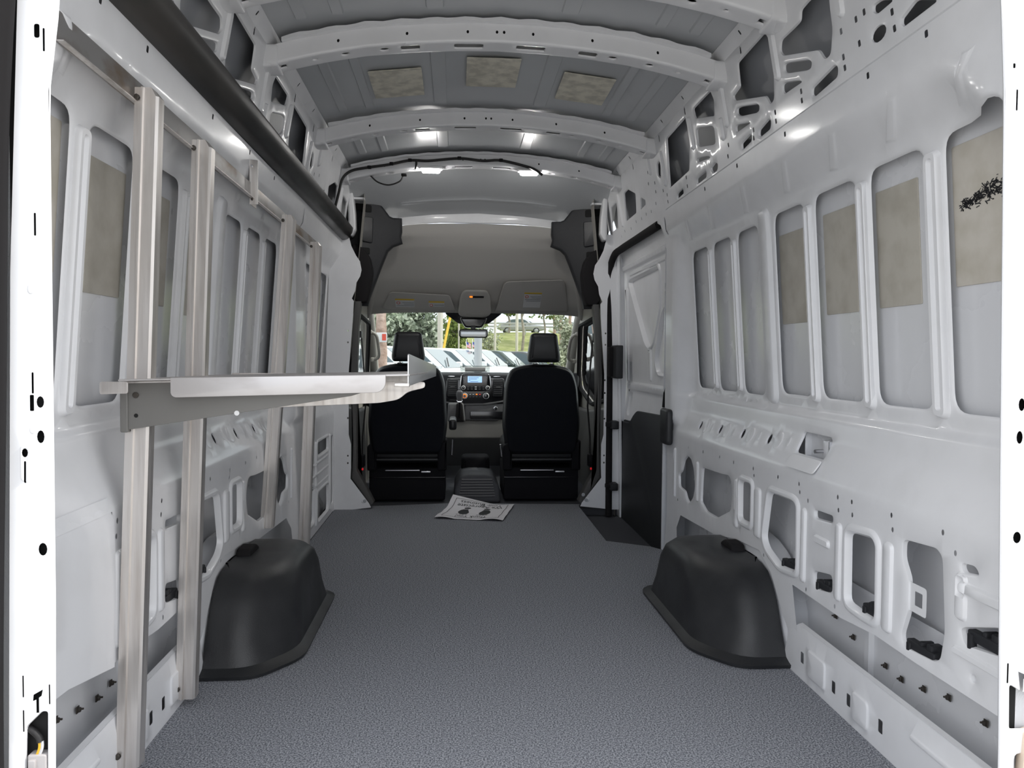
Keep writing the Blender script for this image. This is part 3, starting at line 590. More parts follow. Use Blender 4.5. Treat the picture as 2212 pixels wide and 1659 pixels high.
# ------------------------------------------------------------------ sliding door on the right
def dx(z): return float(np.interp(z, [-.3, .60, .72, 1.45, 1.62], [.905, .905, .925, .905, .86]))
dmap = lambda u, v, h: (dx(v) - h, u, v)
vrec = rounded([(4.62, 1.40), (4.50, 1.28), (4.24, 1.03), (4.16, 1.0), (4.08, 1.03), (3.93, 1.22), (3.93, 1.41)], .05, 4)
df = [(ccw(vrec), [(.030, 0), (.022, .008), (.012, .008), (.004, -.002), (0, -.016)], False, -.016),
      (ccw(rounded([(3.72, .86), (3.98, .86), (4.03, .93), (3.90, 1.15), (3.72, 1.25)], .04, 4)), [(.020, 0), (.012, .006), (.004, -.004), (0, -.014)], False, -.014),
      F_rib(rrect(3.75, 4.78, 1.475, 1.495, .008, 3), .014, .010), F_rib(rrect(3.75, 4.60, 1.435, 1.45, .006, 3), .008, .006),
      F_rib(rrect(4.66, 4.69, .80, 1.36, .012, 3), .010, .008), F_rib(rrect(3.75, 4.66, .755, .785, .012, 3), .014, .012), F_rib(rrect(4.12, 4.15, .82, .98, .01, 3), .008, .008),
      F_rib(rrect(4.58, 4.64, .60, .72, .02, 3), -.012, .012)]
door = struct(sheet('door_1', [(3.62, -.16), (4.84, -.16), (4.84, 1.62), (3.62, 1.62)], df, frange(3.65, 4.8, .06), frange(-.12, 1.58, .05), dmap, 'paint'), 'white sliding side door seen from inside with V shaped pressing')
slab('lower_panel', rounded([(3.63, -.13), (4.80, -.13), (4.80, .545), (4.60, .548), (4.52, .552), (4.43, .60), (4.36, .635), (3.63, .655)], .03, 4), .001, .014, .004, lambda u, v, d: (dx(v) - d, u, v), 'blacktrim', door)['label'] = 'black lower lining of the sliding door'
tube('gap_seal', [(.905, 4.72, 1.36), (.918, 4.715, 1.2), (.928, 4.715, .93), (.927, 4.69, .80), (.927, 4.665, .735)], .005, 'rubber', door, 6)
slab('door_edge', [(4.70, -.16), (4.83, -.16), (4.83, 1.60), (4.70, 1.60)], 0, .05, .008, lambda u, v, d: (dx(v) - .002 - d*.4, u, v), 'paint', door)
for z0, z1, y0, w in ((.815, 1.015, 4.66, .10), (.50, .55, 4.70, .05), (.12, .165, 4.70, .05)):
    hg = slab('hinge', rounded([(y0-w, z0), (y0+.06, z0), (y0+.06, z1), (y0-w, z1)], .006, 3), 0, .045, .006, lambda u, v, d: (.815 + d, u, v), 'blacktrim', door)
    slab('hinge_arm', rrect(y0-.02, y0+.05, z0+.01, z1-.01, .004, 2), 0, .03, .004, lambda u, v, d: (.79 + d, u, v), 'rubber', hg)
dh = struct(slab('trim_5', rrect(3.53, 3.66, .53, .70, .022, 4), 0, .035, .012, lambda u, v, d: (.865 - d*.9 + .01, u, v), 'blackplastic', None), 'dark grey buffer block on the rear edge of the sliding door opening')
struct(tube('trim_6', spline([(.845, 3.72, 1.592), (.845, 4.2, 1.592), (.842, 4.55, 1.59), (.825, 4.70, 1.565), (.805, 4.745, 1.45), (.806, 4.74, 1.2), (.812, 4.735, .8), (.815, 4.73, .3), (.815, 4.72, -.05)], 6), .022, 'rubber', None, 8), 'black weatherstrip around the sliding door opening')
tube('rear_strip', spline([(.885, 3.69, .92), (.878, 3.69, .8), (.868, 3.68, .70)], 5), .007, 'rubber', door, 6)

# ------------------------------------------------------------------ B pillars, side walls of the cab
PB = [(-.86, -.01), (-.655, .012), (-.665, .035), (-.779, .19), (-.776, .26), (-.776, .40), (-.790, .46), (-.790, .84), (-.764, 1.185), (-.760, 1.27), (-.772, 1.285), (-.752, 1.33), (-.745, 1.38), (-.722, 1.42), (-.714, 1.457), (-.724, 1.51), (-.748, 1.545), (-.775, 1.60), (-.80, 1.70), (-.90, 1.70), (-.93, .8), (-.90, -.01)]
for i, s in enumerate((-1, 1)):
    P = [(abs(x)*s, z) for x, z in PB]
    if s > 0: P = [(x - (.012 if z > .1 else .018), z) for x, z in P]
    f = [F_cut(ell(s*.795 - (.012 if s > 0 else 0), z, .005, .006, 8)) for z in (.285, .33, .56, .72, .80, 1.02, 1.09)] + [F_rib(ell(s*.70 - (.02 if s > 0 else 0), .052, .012, .012, 12), .002, .002)]
    o = struct(sheet('trim_%d' % (7+i), P, f, [], frange(.05, 1.65, .08), lambda u, v, h: (u, 4.725 - h, v), 'paint'), 'white pillar edge behind the %s front seat' % ('left' if s < 0 else 'right'))
    slab('grommet', ell(s*.693 - (.02 if s > 0 else 0), .052, .011, .011, 14), -.004, 0, .001, XZ(4.725), 'seam', o)
    if s > 0: slab('grommet', ell(.655, .085, .011, .011, 14), -.004, 0, .001, XZ(4.725), 'seam', o)
    slab('pillar_trim', [(s*.775, .19), (s*.72, .11), (s*.66, .02), (s*.64, .04), (s*.70, .16), (s*.745, .24), (s*.745, .80), (s*.735, 1.10), (s*.72, 1.27), (s*.755, 1.27), (s*.77, 1.1), (s*.782, .8), (s*.77, .42)], .005, .09, .006, lambda u, v, d, s=s: (u - (.012 if s > 0 else 0), 4.73 + d, v), 'doortrim', o)
    slab('door_reflector', ell(s*.715, .237, .006, .008, 8), -.006, 0, .001, XZ(4.80), 'redglow', o)['label'] = 'small red reflector'
    # cab side: door trim below the window, window frame
    def cmap(u, v, h, s=s): return (s*(float(np.interp(v, [-.2, .6, .75, 1.3, 1.9], [.86, .86, .845, .755, .70])) - h), u, v)
    wn = rounded([(4.98, .66), (5.55, .60), (6.02, .70), (6.02, .80), (5.60, 1.17), (4.98, 1.20)], .05, 4)
    fr = struct(sheet('wall_cab_%s' % ('left' if s < 0 else 'right'), [(4.73, -.2), (6.75, -.2), (6.75, .78), (6.45, .82), (5.72, 1.27), (5.55, 1.50), (5.10, 1.92), (4.73, 1.92)], [(ccw(wn), [(.02, 0), (.01, .006), (.002, 0), (0, -.01)], True, 0)], frange(4.8, 6.7, .12), frange(-.1, 1.9, .09), cmap, 'beige'), '%s side of the cab with grey door lining' % ('left' if s < 0 else 'right'))
    slab('door_card', rounded([(4.90, -.05), (6.1, -.05), (6.1, .55), (5.5, .56), (4.90, .62)], .05, 3), .002, .05, .02, lambda u, v, d, s=s: (s*(.86 - d), u, v), 'doortrim', fr)
    tube('window_seal', [cmap(p[0], p[1], .012) for p in wn] + [cmap(wn[0][0], wn[0][1], .012)], .016, 'rubber', fr, 6)
    g = sheet('window_%d' % (2+i), wn, [], [], [], lambda u, v, h, s=s: (cmap(u, v, -.012)), 'windscreen', None, 0)
    struct(g, '%s front door window glass' % ('left' if s < 0 else 'right'))
    # seat belt down the pillar
    bt = thing('seat_belt', 'black seat belt hanging beside the %s front seat' % ('left' if s < 0 else 'right'), 'seat belt', (s*.74, 4.86, 0))
    def strap(pts, w=.022):
        v2, f2 = [], []
        for (x, y, z) in pts: v2 += [(x - s*.002, y - w, z), (x + s*.002, y - w, z), (x + s*.002, y + w, z), (x - s*.002, y + w, z)]
        for k in range(len(pts)-1):
            for q in range(4): f2.append((k*4+q, k*4+(q+1) % 4, (k+1)*4+(q+1) % 4, (k+1)*4+q))
        return mesh_from('strap', v2, f2)
    keep(link('strap', strap([(s*.735, 4.90, 1.06), (s*.72, 4.93, .8), (s*.715, 4.95, .62), (s*.735, 4.96, .42), (s*.735, 4.95, .30)]), 'rubber'), bt)
    bm = bmesh.new(); add_box(bm, (s*.742, 4.90, 1.07), (.02, .05, .05), .006); keep(link('upper_anchor', bm_mesh('upper_anchor', bm), 'seattrim'), bt)
    bm = bmesh.new(); add_box(bm, (s*.742, 4.88, 1.045), (.012, .03, .02), .004); keep(link('guide_loop', bm_mesh('guide_loop', bm), 'chrome'), bt)
    bm = bmesh.new(); add_box(bm, (s*.735, 4.95, .27), (.03, .06, .08), .008); keep(link('reel_cover', bm_mesh('reel_cover', bm), 'seatbase'), bt)

# black plastic ducts in the front corners of the roof
BT = [(.79, 1.93), (.665, 1.945), (.655, 1.935), (.565, 1.822), (.545, 1.815), (.492, 1.818), (.490, 1.735), (.497, 1.70), (.487, 1.66), (.545, 1.632), (.575, 1.60), (.605, 1.52), (.64, 1.42), (.68, 1.30), (.69, 1.25), (.80, 1.25), (.84, 1.6), (.82, 1.8)]
for i, s in enumerate((-1, 1)):
    sh = (lambda u: u) if s < 0 else (lambda u: u - .018)
    ob = struct(slab('trim_%d' % (9+i), [(s*x if s < 0 else x-.018, z) for x, z in BT], 0, .06, .012, lambda u, v, d: (u, 4.80 + (.80-abs(u))*.55 + d, v), 'blacktrim', None), 'black plastic duct cover high on the %s behind the headliner' % ('left' if s < 0 else 'right'))
    slab('access_lid', rounded([(s*.74, 1.80), (s*.66, 1.80), (s*.665, 1.64), (s*.74, 1.65)], .012, 3), -.012, .01, .004, lambda u, v, d: (u, 4.80 + (.80-abs(u))*.55 + d, v), 'blackplastic', ob)
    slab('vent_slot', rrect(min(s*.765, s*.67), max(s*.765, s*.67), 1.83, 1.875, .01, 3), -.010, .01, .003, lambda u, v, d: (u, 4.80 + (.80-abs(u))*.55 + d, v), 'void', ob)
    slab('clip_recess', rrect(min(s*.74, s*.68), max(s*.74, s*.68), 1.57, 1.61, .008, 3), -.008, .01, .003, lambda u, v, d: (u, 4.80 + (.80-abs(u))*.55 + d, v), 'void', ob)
    slab('pillar_cap', rounded([(s*.775, 1.625), (s*.715, 1.60), (s*.672, 1.545), (s*.655, 1.46), (s*.668, 1.34), (s*.685, 1.265), (s*.745, 1.262), (s*.775, 1.30), (s*.79, 1.5)], .02, 3), -.07, .03, .012, lambda u, v, d: (u - (.014 if u > 0 else 0), 4.82 + (.80-abs(u))*.2 + d, v), 'rubber', ob)
    # white box section beside the duct
    slab('box_section', rounded([(s*.79, 1.92), (s*.765, 1.92), (s*.752, 1.80), (s*.748, 1.70), (s*.77, 1.66), (s*.79, 1.66)], .008, 3), -.05, .05, .008, lambda u, v, d: (u - (.010 if u > 0 else 0), 4.74 + d, v), 'paint', ob)
    slab('strut', rrect(min(s*.775, s*.70), max(s*.775, s*.70), 1.885, 1.897, .004, 2), -.02, .03, .003, lambda u, v, d: (u - (.010 if u > 0 else 0), 4.76 + d, v), 'paint', ob)

# ------------------------------------------------------------------ headliner, visors, overhead pod
hw = lambda t: float(np.interp(t, [0, .12, .2, .5, .8, 1.0], [.515, .525, .60, .67, .735, .775]))
def hl_pt(u, t):
    y = float(np.interp(t, [0, .12, .25, .6, .85, 1.0], [5.105, 5.12, 5.16, 5.34, 5.50, 5.64])); z = float(np.interp(t, [0, .12, .25, .6, .85, 1.0], [1.815, 1.745, 1.675, 1.46, 1.33, 1.258]))
    e = abs(u)**6
    return (u*hw(t), y - e*.06 - .02*abs(u)**2, z - .02*abs(u)**2*(1 if t < .3 else .3) - e*.02)
nu, nv = 40, 26; v2 = [hl_pt(-1 + 2*i/nu, j/nv) for j in range(nv+1) for i in range(nu+1)]
f2 = [(j*(nu+1)+i, j*(nu+1)+i+1, (j+1)*(nu+1)+i+1, (j+1)*(nu+1)+i) for j in range(nv) for i in range(nu)]
hdl = struct(link('trim_11', mesh_from('trim_11', v2, f2), 'headliner'), 'grey fabric headliner over the cab')
for s in (-1, 1):   # lining that runs from the headliner down the windscreen pillars
    pa = [(s*.795, 5.60, 1.275), (s*.805, 5.75, 1.22), (s*.815, 6.0, 1.07), (s*.835, 6.35, .87), (s*.845, 6.55, .76)]
    tube('pillar_lining', spline(pa, 5), .062, 'beige', hdl, 10)
    tube('edge_roll', [hl_pt(s, t/10) for t in range(2, 11)] , .030, 'headliner', hdl, 8)
    gh = thing('grab_handle', 'grey grab handle on the %s windscreen pillar' % ('left' if s < 0 else 'right'), 'grab handle', (s*.70, 5.9, .9), 'grab handles on the windscreen pillars')
    keep(tube('grip', spline([(s*.775, 5.78, 1.115), (s*.732, 5.78, 1.09), (s*.722, 5.84, 1.0), (s*.728, 5.90, .93), (s*.775, 5.92, .91)], 5), .012, 'beige', None, 8), gh)
    for yy, zz in ((5.78, 1.115), (5.92, .91)):
        bm = bmesh.new(); add_box(bm, (s*.775, yy, zz), (.03, .035, .035), .010); keep(link('mount', bm_mesh('mount', bm), 'beige'), gh)
def visor(lab, poly, y0, labels):
    t = thing('sun_visor', lab, 'sun visor', (sum(p[0] for p in poly)/len(poly), y0, min(p[1] for p in poly)), 'sun visors folded up under the headliner')
    z0 = min(p[1] for p in poly)
    mp = lambda u, v, d: (u, y0 - .05 - (v - z0)*1.42 + d*1.6, v)
    pn = keep(slab('panel', rounded(poly, .035, 4), -.012, .012, .010, mp, 'visor'), t)
    for kind, a, b, c, e in labels:
        lb = keep(slab(kind, rrect(a, b, c, e, .003, 2), -.0135, -.0125, 0, mp, 'label'), t)
        q = lambda n, u0, u1, w0, w1, m: keep(slab(n, [(u0, w0), (u1, w0), (u1, w1), (u0, w1)], -.0145, -.0138, 0, mp, m), t)
        h = q('label_header', a, b, e-.009, e, 'yellow'); 
        rg = keep(slab('label_symbol', ell(a + (b-a)*.16, e-.026, (b-a)*.10, .009, 12), -.0146, -.0138, 0, mp, 'red'), t)
        keep(slab('label_symbol', ell(a + (b-a)*.16, e-.026, (b-a)*.065, .006, 12), -.0150, -.0140, 0, mp, 'label'), t)
        for k in range(4):
            w = (b-a)*(.9 if k > 1 else .6); q('label_line', b - .004 - w + .01*(k % 2), b - .004, e - .022 - k*.0095 - .004, e - .022 - k*.0095, 'greyink') if e - .026 - k*.0095 > c + .002 else None
    return t, mp
vl, mp1 = visor('left sun visor, lower one, with two stickers', [(-.675, 1.268), (-.605, 1.375), (-.585, 1.383), (-.20, 1.368), (-.185, 1.36), (-.147, 1.272), (-.155, 1.262)], 5.60, [('warning_label', -.568, -.435, 1.285, 1.338), ('info_label', -.335, -.225, 1.29, 1.325)])
vr, mp2 = visor('right sun visor, taller one, with a yellow topped warning sticker', [(.132, 1.262), (.145, 1.285), (.185, 1.455), (.60, 1.472), (.665, 1.285), (.66, 1.265)], 5.60, [('warning_label', .332, .455, 1.292, 1.388)])
for t, xs in ((vl, (-.69, -.21)), (vr, (.19, .675))):
    for x in xs: bm = bmesh.new(); add_box(bm, (x, 5.58, 1.275), (.03, .02, .018), .005); keep(link('pivot', bm_mesh('pivot', bm), 'seattrim'), t)
pod = thing('overhead_pod', 'grey roof pod with a small amber light above the mirror', 'light pod', (0, 5.55, 1.25))
keep(slab('housing', rounded([(-.13, 1.245), (-.115, 1.36), (-.09, 1.40), (.07, 1.40), (.095, 1.36), (.11, 1.245), (.06, 1.225), (-.08, 1.225)], .025, 4), -.02, .10, .018, lambda u, v, d: (u, 5.575 - (v-1.22)*1.35 + d, v), 'headliner'), pod)
kp = lambda o: keep(o, pod)
kp(slab('lamp_bar', rrect(-.052, .05, 1.348, 1.360, .004, 3), -.026, -.01, .002, lambda u, v, d: (u, 5.575 - (v-1.22)*1.35 + d, v), 'gloss'))
kp(slab('amber_light', rrect(-.05, -.028, 1.349, 1.359, .003, 2), -.029, -.02, .001, lambda u, v, d: (u, 5.575 - (v-1.22)*1.35 + d, v), 'amber'))
for x in (-.05, .04): kp(slab('button', rrect(x-.02, x+.02, 1.236, 1.246, .003, 2), -.026, -.01, .002, lambda u, v, d: (u, 5.575 - (v-1.22)*1.35 + d, v), 'visor'))
mir = thing('rear_view_mirror', 'black rear view mirror below the camera housing', 'mirror', (-.017, 5.55, 1.07))
keep(slab('camera_housing', rounded([(-.115, 1.222), (.085, 1.222), (.075, 1.195), (.045, 1.150), (-.075, 1.150), (-.105, 1.195)], .015, 3), 0, .09, .012, XZ(5.60), 'gloss'), mir)
keep(slab('shell', rrect(-.121, .087, 1.075, 1.137, .022, 5), 0, .03, .012, XZ(5.545), 'seattrim'), mir)
keep(slab('mirror_glass', rrect(-.113, .079, 1.082, 1.130, .017, 5), -.003, .002, .001, XZ(5.545), 'mirror'), mir)
keep(slab('stalk', rrect(-.035, .0, 1.10, 1.16, .006, 2), 0, .03, .004, XZ(5.575), 'seattrim'), mir)

# windscreen
def wsmap(u, v, h):
    w = .86 - .06*v; x = u*w; return (x, 6.62 - .96*v + .10*(1-u*u)*1.0 - .02 + h, .70 + .57*v)
ws1 = struct(sheet('window_1', [(-1, 0), (1, 0), (1, 1), (-1, 1)], [], frange(-.9, .9, .15), frange(.1, .9, .2), wsmap, 'windscreen', None), 'windscreen glass above the dashboard')
slab('tint_patch', rounded([(-.23, 1.262), (.20, 1.262), (.10, 1.185), (-.125, 1.185)], .02, 3), 0, .004, .001, lambda u, v, d: (u, 5.70 + d + (1.262-v)*1.2, v), 'gloss', ws1)
struct(boxm('wall_front', (0, 6.72, .25), (1.9, .06, .95), 'rubberfloor'), 'black bulkhead in front of the dashboard')
bonnet = struct(slab('trim_12', rounded([(-.85, 6.72), (.85, 6.72), (.80, 7.5), (-.80, 7.5)], .15, 4), -.05, .0, .02, lambda u, v, d: (u, v, .66 - (v-6.72)*.25 + d), 'carwhite', None), 'white bonnet of the van beyond the windscreen')

# ------------------------------------------------------------------ dashboard
da = thing('dashboard', 'charcoal dashboard with centre stack between the seats', 'dashboard', (0, 6.1, .2))
kd = lambda o: keep(o, da)
kd(slab('cowl', rounded([(5.99, .80), (6.02, .818), (6.60, .79), (6.62, .60), (6.3, .30), (6.22, .30), (6.06, .50), (6.0, .64)], .02, 3), -.83, .83, .02, lambda u, v, d: (d, u, v), 'dash'))
kd(slab('centre_stack', rounded([(-.225, .60), (-.215, .775), (.24, .775), (.245, .60), (.14, .575), (-.10, .565)], .03, 4), -.02, .05, .012, XZ(5.985), 'gloss'))
kd(slab('stack_trim', rounded([(-.225, .578), (-.22, .590), (-.08, .575), (.08, .578), (.24, .602), (.25, .592), (.10, .564), (-.09, .56)], .004, 2), -.03, .02, .003, XZ(5.985), 'dashgrey'))
rad = kd(slab('radio', rounded([(-.105, .690), (-.112, .72), (-.100, .795), (-.085, .808), (.105, .810), (.120, .798), (.133, .72), (.126, .690), (.105, .672), (-.085, .670)], .012, 3), -.03, .03, .010, XZ(5.955), 'gloss'))
for s, x in ((-1, -.108), (1, .129)): kd(slab('radio_trim', rounded([(x-.004, .70), (x+.004, .70), (x - s*.008+.004, .79), (x - s*.008-.004, .79)], .002, 2), -.034, -.01, .002, XZ(5.955), 'chrome'))
scr = kd(slab('screen', rrect(-.050, .060, .740, .797, .004, 2), -.032, -.02, .001, XZ(5.955), 'screen'))
q = lambda p, n, a, b, c, e, m, y=5.955, d=-.0335: kd(slab(n, [(a, c), (b, c), (b, e), (a, e)], d, d+.003, 0, XZ(y), m))
q(scr, 'title_bar', -.050, .060, .789, .797, 'gloss')
for k, (a, b) in enumerate(((-.042, .035), (-.042, .02), (-.042, -.03), (-.03, .03))): q(scr, 'text_line', a, b, .776-.010*k, .779-.010*k, 'screentext')
for z in (.706, .690):
    for k in range(5): q(rad, 'radio_button', -.055 + .03*k, -.040 + .03*k, z-.003, z+.003, 'dashgrey' if k != 2 else 'white')
for x in (-.078, .098):
    for k in range(3): q(rad, 'radio_button', x-.004, x+.004, .748 + .018*k, .754 + .018*k, 'dashgrey')
def knob(x, z, r, ring=True, nm='knob', m='chrome'):
    k = kd(slab(nm, ell(x, z, r, r, 18), -.045, -.02, .004, XZ(5.955), 'label')); kd(slab('knob_cap', ell(x, z, r*.70, r*.70, 16), -.048, -.04, .002, XZ(5.955), 'gloss'))
knob(-.083, .700, .017); knob(.104, .700, .017)
def knob2(x, z, r):
    kd(slab('knob', ell(x, z, r, r, 20), -.045, .0, .005, XZ(5.965), 'label')); kd(slab('knob_cap', ell(x, z, r*.78, r*.78, 18), -.050, -.04, .003, XZ(5.965), 'gloss'))
knob2(-.073, .637, .024); knob2(.092, .637, .024)
kd(slab('knob_glow', ell(-.073, .637, .016, .016, 14), -.051, -.045, 0, XZ(5.965), 'amber')); kd(slab('knob_face', ell(-.073, .635, .012, .012, 14), -.052, -.046, 0, XZ(5.965), 'gloss'))
for x, m in ((-.03, 'white'), (-.005, 'white'), (.02, 'amber'), (.045, 'redglow')):
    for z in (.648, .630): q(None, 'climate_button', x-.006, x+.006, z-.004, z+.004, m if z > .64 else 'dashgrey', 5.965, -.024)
for s, x0, x1 in ((-1, -.205, -.125), (1, .146, .228)):
    vt = kd(slab('air_vent', rounded([(x0, .63), (x0-.004 if s < 0 else x0, .76), (x1, .76), (x1 - (.012 if s > 0 else 0), .63)], .006, 2), -.028, -.012, .003, XZ(5.985), 'blacktrim'))
    for k in range(7):
        z = .655 + k*.0145; kd(slab('vent_slat', [(x0+.008, z), (x1-.010, z), (x1-.010, z+.0035), (x0+.008, z+.0035)], -.036, -.026, 0, XZ(5.985), 'dashgrey'))
    kd(slab('vent_tab', rrect((x0+x1)/2-.018, (x0+x1)/2+.018, .700, .708, .003, 2), -.042, -.03, .002, XZ(5.985), 'dashgrey'))
    kd(slab('tweeter_slot', ell((x0+x1)/2-.01, .785, .028, .004, 12), -.02, .02, .001, XZ(5.995), 'chrome'))
kd(slab('tray', rounded([(-.075, .445), (-.075, .565), (.245, .575), (.245, .47), (.18, .44)], .02, 3), 0, .06, .010, XZ(5.96), 'dashgrey'))
kd(slab('tray_pocket', rrect(-.03, .235, .455, .515, .01, 3), -.003, .01, .002, XZ(5.96), 'gloss'))
kd(slab('power_socket', ell(.167, .540, .016, .016, 16), -.012, .01, .003, XZ(5.96), 'chrome')); kd(slab('socket_cap', ell(.167, .540, .0105, .0105, 14), -.014, .0, .002, XZ(5.96), 'gloss'))
kd(slab('lower_panel', rounded([(-.26, .30), (-.24, .445), (.26, .445), (.26, .30)], .03, 3), 0, .05, .015, XZ(6.0), 'beige'))
kd(slab('selector_base', rounded([(-.205, .44), (-.20, .585), (-.08, .585), (-.065, .44)], .02, 3), 0, .12, .015, XZ(5.86), 'dashgrey'))
gl = thing('gear_lever', 'grey and chrome gear lever on the centre console', 'gear lever', (-.112, 5.80, .46))
keep(slab('boot', rounded([(-.145, .445), (-.135, .585), (-.09, .585), (-.075, .445)], .012, 3), 0, .03, .01, XZ(5.835), 'rubber'), gl)
keep(tube('shaft', [(-.112, 5.83, .48), (-.112, 5.80, .60)], .009, 'gloss'), gl)
keep(slab('grip', rounded([(-.130, .60), (-.140, .655), (-.132, .685), (-.092, .685), (-.084, .655), (-.094, .60)], .015, 4), 0, .045, .014, lambda u, v, d: (u, 5.775 + d - (v-.6)*.2, v), 'dashgrey'), gl)
keep(slab('grip_trim', rounded([(-.128, .592), (-.134, .615), (-.128, .606), (-.096, .606), (-.090, .615), (-.096, .592)], .003, 2), -.004, .03, .003, XZ(5.775), 'chrome'), gl)
bx = thing('clear_tray', 'clear plastic holder standing on top of the dashboard', 'holder', (.02, 6.0, .812))
for n, poly in (('tray_front', rrect(-.105, .125, .820, .868, .004, 2)), ('tray_back', rrect(-.105, .125, .820, .868, .004, 2))):
    keep(slab(n, poly, 0, .004, .001, XZ(6.02 if n == 'tray_front' else 6.10), 'clear'), bx)
keep(slab('contents', rrect(-.07, .09, .828, .856, .004, 2), 0, .05, .004, XZ(6.035), 'plug'), bx); keep(slab('tray_base', rrect(-.07, .10, .8195, .827, .003, 2), 0, .08, .002, XZ(6.02), 'gloss'), bx)

# ------------------------------------------------------------------ seats
def seat(lab, cx_, headx):
    t = thing('front_seat', lab, 'seat', (cx_, 5.2, 0), 'front seats of the cab')
    k = lambda o: keep(o, t)
    bk = rounded([(cx_-.258, .50), (cx_-.242, .76), (cx_-.205, .862), (cx_-.09, .893), (cx_+.09, .893), (cx_+.205, .862), (cx_+.242, .76), (cx_+.258, .50), (cx_+.232, .30), (cx_-.232, .30)], .05, 5)
    tilt = lambda y: (lambda u, v, d: (u, y + (v-.3)*.13 + d, v))
    k(slab('backrest', bk, .03, .16, .05, tilt(4.93), 'seattrim'))
    k(slab('back_panel', offset(bk, -.018), .012, .06, .016, tilt(4.93), 'seatback'))
    hr = rounded([(headx-.100, .905), (headx-.108, .94), (headx-.086, 1.085), (headx-.068, 1.098), (headx+.068, 1.098), (headx+.086, 1.085), (headx+.108, .94), (headx+.100, .905)], .025, 4)
    k(slab('headrest', hr, -.02, .10, .03, lambda u, v, d: (u, 5.03 + d, v), 'seattrim'))
    for s in (-1, 1): k(tube('headrest_post', [(headx + s*.055, 5.07, .86), (headx + s*.055, 5.07, .93)], .007, 'chrome')); 
    for s in (-1, 1): k(slab('post_guide', rrect(headx + s*.055 - .016, headx + s*.055 + .016, .885, .897, .003, 2), 0, .03, .003, XZ(5.055), 'seattrim'))
    k(slab('seat_cushion', rounded([(cx_-.25, 5.0), (cx_+.25, 5.0), (cx_+.25, 5.50), (cx_-.25, 5.50)], .06, 4), .24, .40, .05, XY(0), 'seattrim'))
    k(slab('seat_base', rounded([(cx_-.245, .005), (cx_-.245, .215), (cx_+.245, .215), (cx_+.245, .005)], .008, 2), 0, .48, .008, XZ(5.0), 'seatbase'))
    k(slab('base_edge', rrect(cx_-.245, cx_+.245, .150, .156, .002, 1), -.006, .01, .002, XZ(5.0), 'gloss'))
    for s in (-1, 1): k(slab('hinge_cover', rounded([(cx_ + s*.225 - .03, .20), (cx_ + s*.225 - .03, .36), (cx_ + s*.225 + .03, .40), (cx_ + s*.225 + .03, .20)], .012, 3), -.02, .16, .012, XZ(4.99), 'seatbase'))
    k(slab('frame_tube', rrect(cx_-.20, cx_+.20, .262, .282, .008, 2), -.01, .03, .008, XZ(4.975), 'seattrim'))
    k(slab('slide_rail', rrect(cx_-.14, cx_+.08, .198, .204, .002, 1), -.012, .01, .001, XZ(4.99), 'steel'))
    k(slab('slide_rail', rrect(cx_+.09, cx_+.15, .186, .196, .002, 1), -.012, .01, .001, XZ(4.99), 'steel'))
    return t
s1 = seat('black left front seat with an armrest, behind the shelf end', -.452, -.452)
keep(slab('armrest', rrect(-.185, -.135, .455, .525, .018, 4), 0, .30, .018, XZ(5.05), 'seattrim'), s1)
keep(tube('adjuster', [(-.165, 5.0, .30), (-.16, 4.985, .40)], .006, 'steel'), s1)
s2 = seat('black right front seat, unobstructed, on its black box base', .422, .437)
keep(tube('adjuster', [(.160, 4.99, .29), (.150, 4.98, .37)], .006, 'steel'), s2)
# ribbed mat over the hump between the seats
hm = thing('ribbed_hump', 'dark ribbed rubber cover on the hump between the seats', 'floor cover', (0, 5.0, 0))
keep(slab('body', rounded([(-.152, -.01), (-.145, .09), (-.105, .152), (-.06, .165), (.06, .165), (.108, .152), (.148, .09), (.155, -.01)], .02, 3), 0, .5, .02, lambda u, v, d: (u, 4.965 + d*.9 + v*.35, v), 'rubberfloor'), hm)
for k in range(7):
    z = .030 + k*.017; w = .118 - .003*k; keep(slab('rib', rrect(-w, w, z, z+.008, .003, 2), -.006, .01, .003, lambda u, v, d: (u, 4.965 + v*.35 + d, v), 'dashgrey'), hm)
keep(slab('back_block', rrect(-.10, .10, .10, .24, .03, 3), .40, .6, .03, XZ(4.97), 'seatbase'), hm)

# ------------------------------------------------------------------ aluminium shelf rack on the left wall
rack = thing('shelf_rack', 'aluminium shelf rack with four uprights bolted to the left wall', 'shelf rack', (-.84, 2.4, 0))
kr = lambda o: keep(o, rack)
CS = [(0, .0), (.0125, 0), (.0145, -.005), (.0185, -.005), (.0205, 0), (.044, -.001), (.049, .004), (.049, .034), (.0465, .034), (.0465, .006), (.0205, .004), (.0185, 0.0), (.0145, 0.0), (.012, .004), (.002, .004)]
def upright(y, z0, z1, xb, xt, w=1.0):
    lean = lambda z: xb + (xt - xb)*(z - z0)/(z1 - z0)
    n = len(CS); zs = [z0, (z0+z1)/2, z1-.018, z1]; v2, f2 = [], []
    for i, z in enumerate(zs):
        for (a, b) in CS:
            aa = a*w if i < 3 else min(a, .034)*w
            v2.append((lean(z) + aa, y + b, z))
    for i in range(len(zs)-1):
        for k in range(n): f2.append((i*n+k, i*n+(k+1) % n, (i+1)*n+(k+1) % n, (i+1)*n+k))
    f2 += [tuple(range(n))[::-1], tuple((len(zs)-1)*n + k for k in range(n))]
    u = kr(link('upright', mesh_from('upright', v2, f2), 'alu', None, 30))
    for z in (z0+.028, z1-.022):
        kr(slab('bolt', ell(0, 0, .0058, .0068, 8), -.006, .002, .0015, lambda a, b, d, z=z: (lean(z) + .006 + a, y - .001 + d, z + b), 'bolt'))
    return u
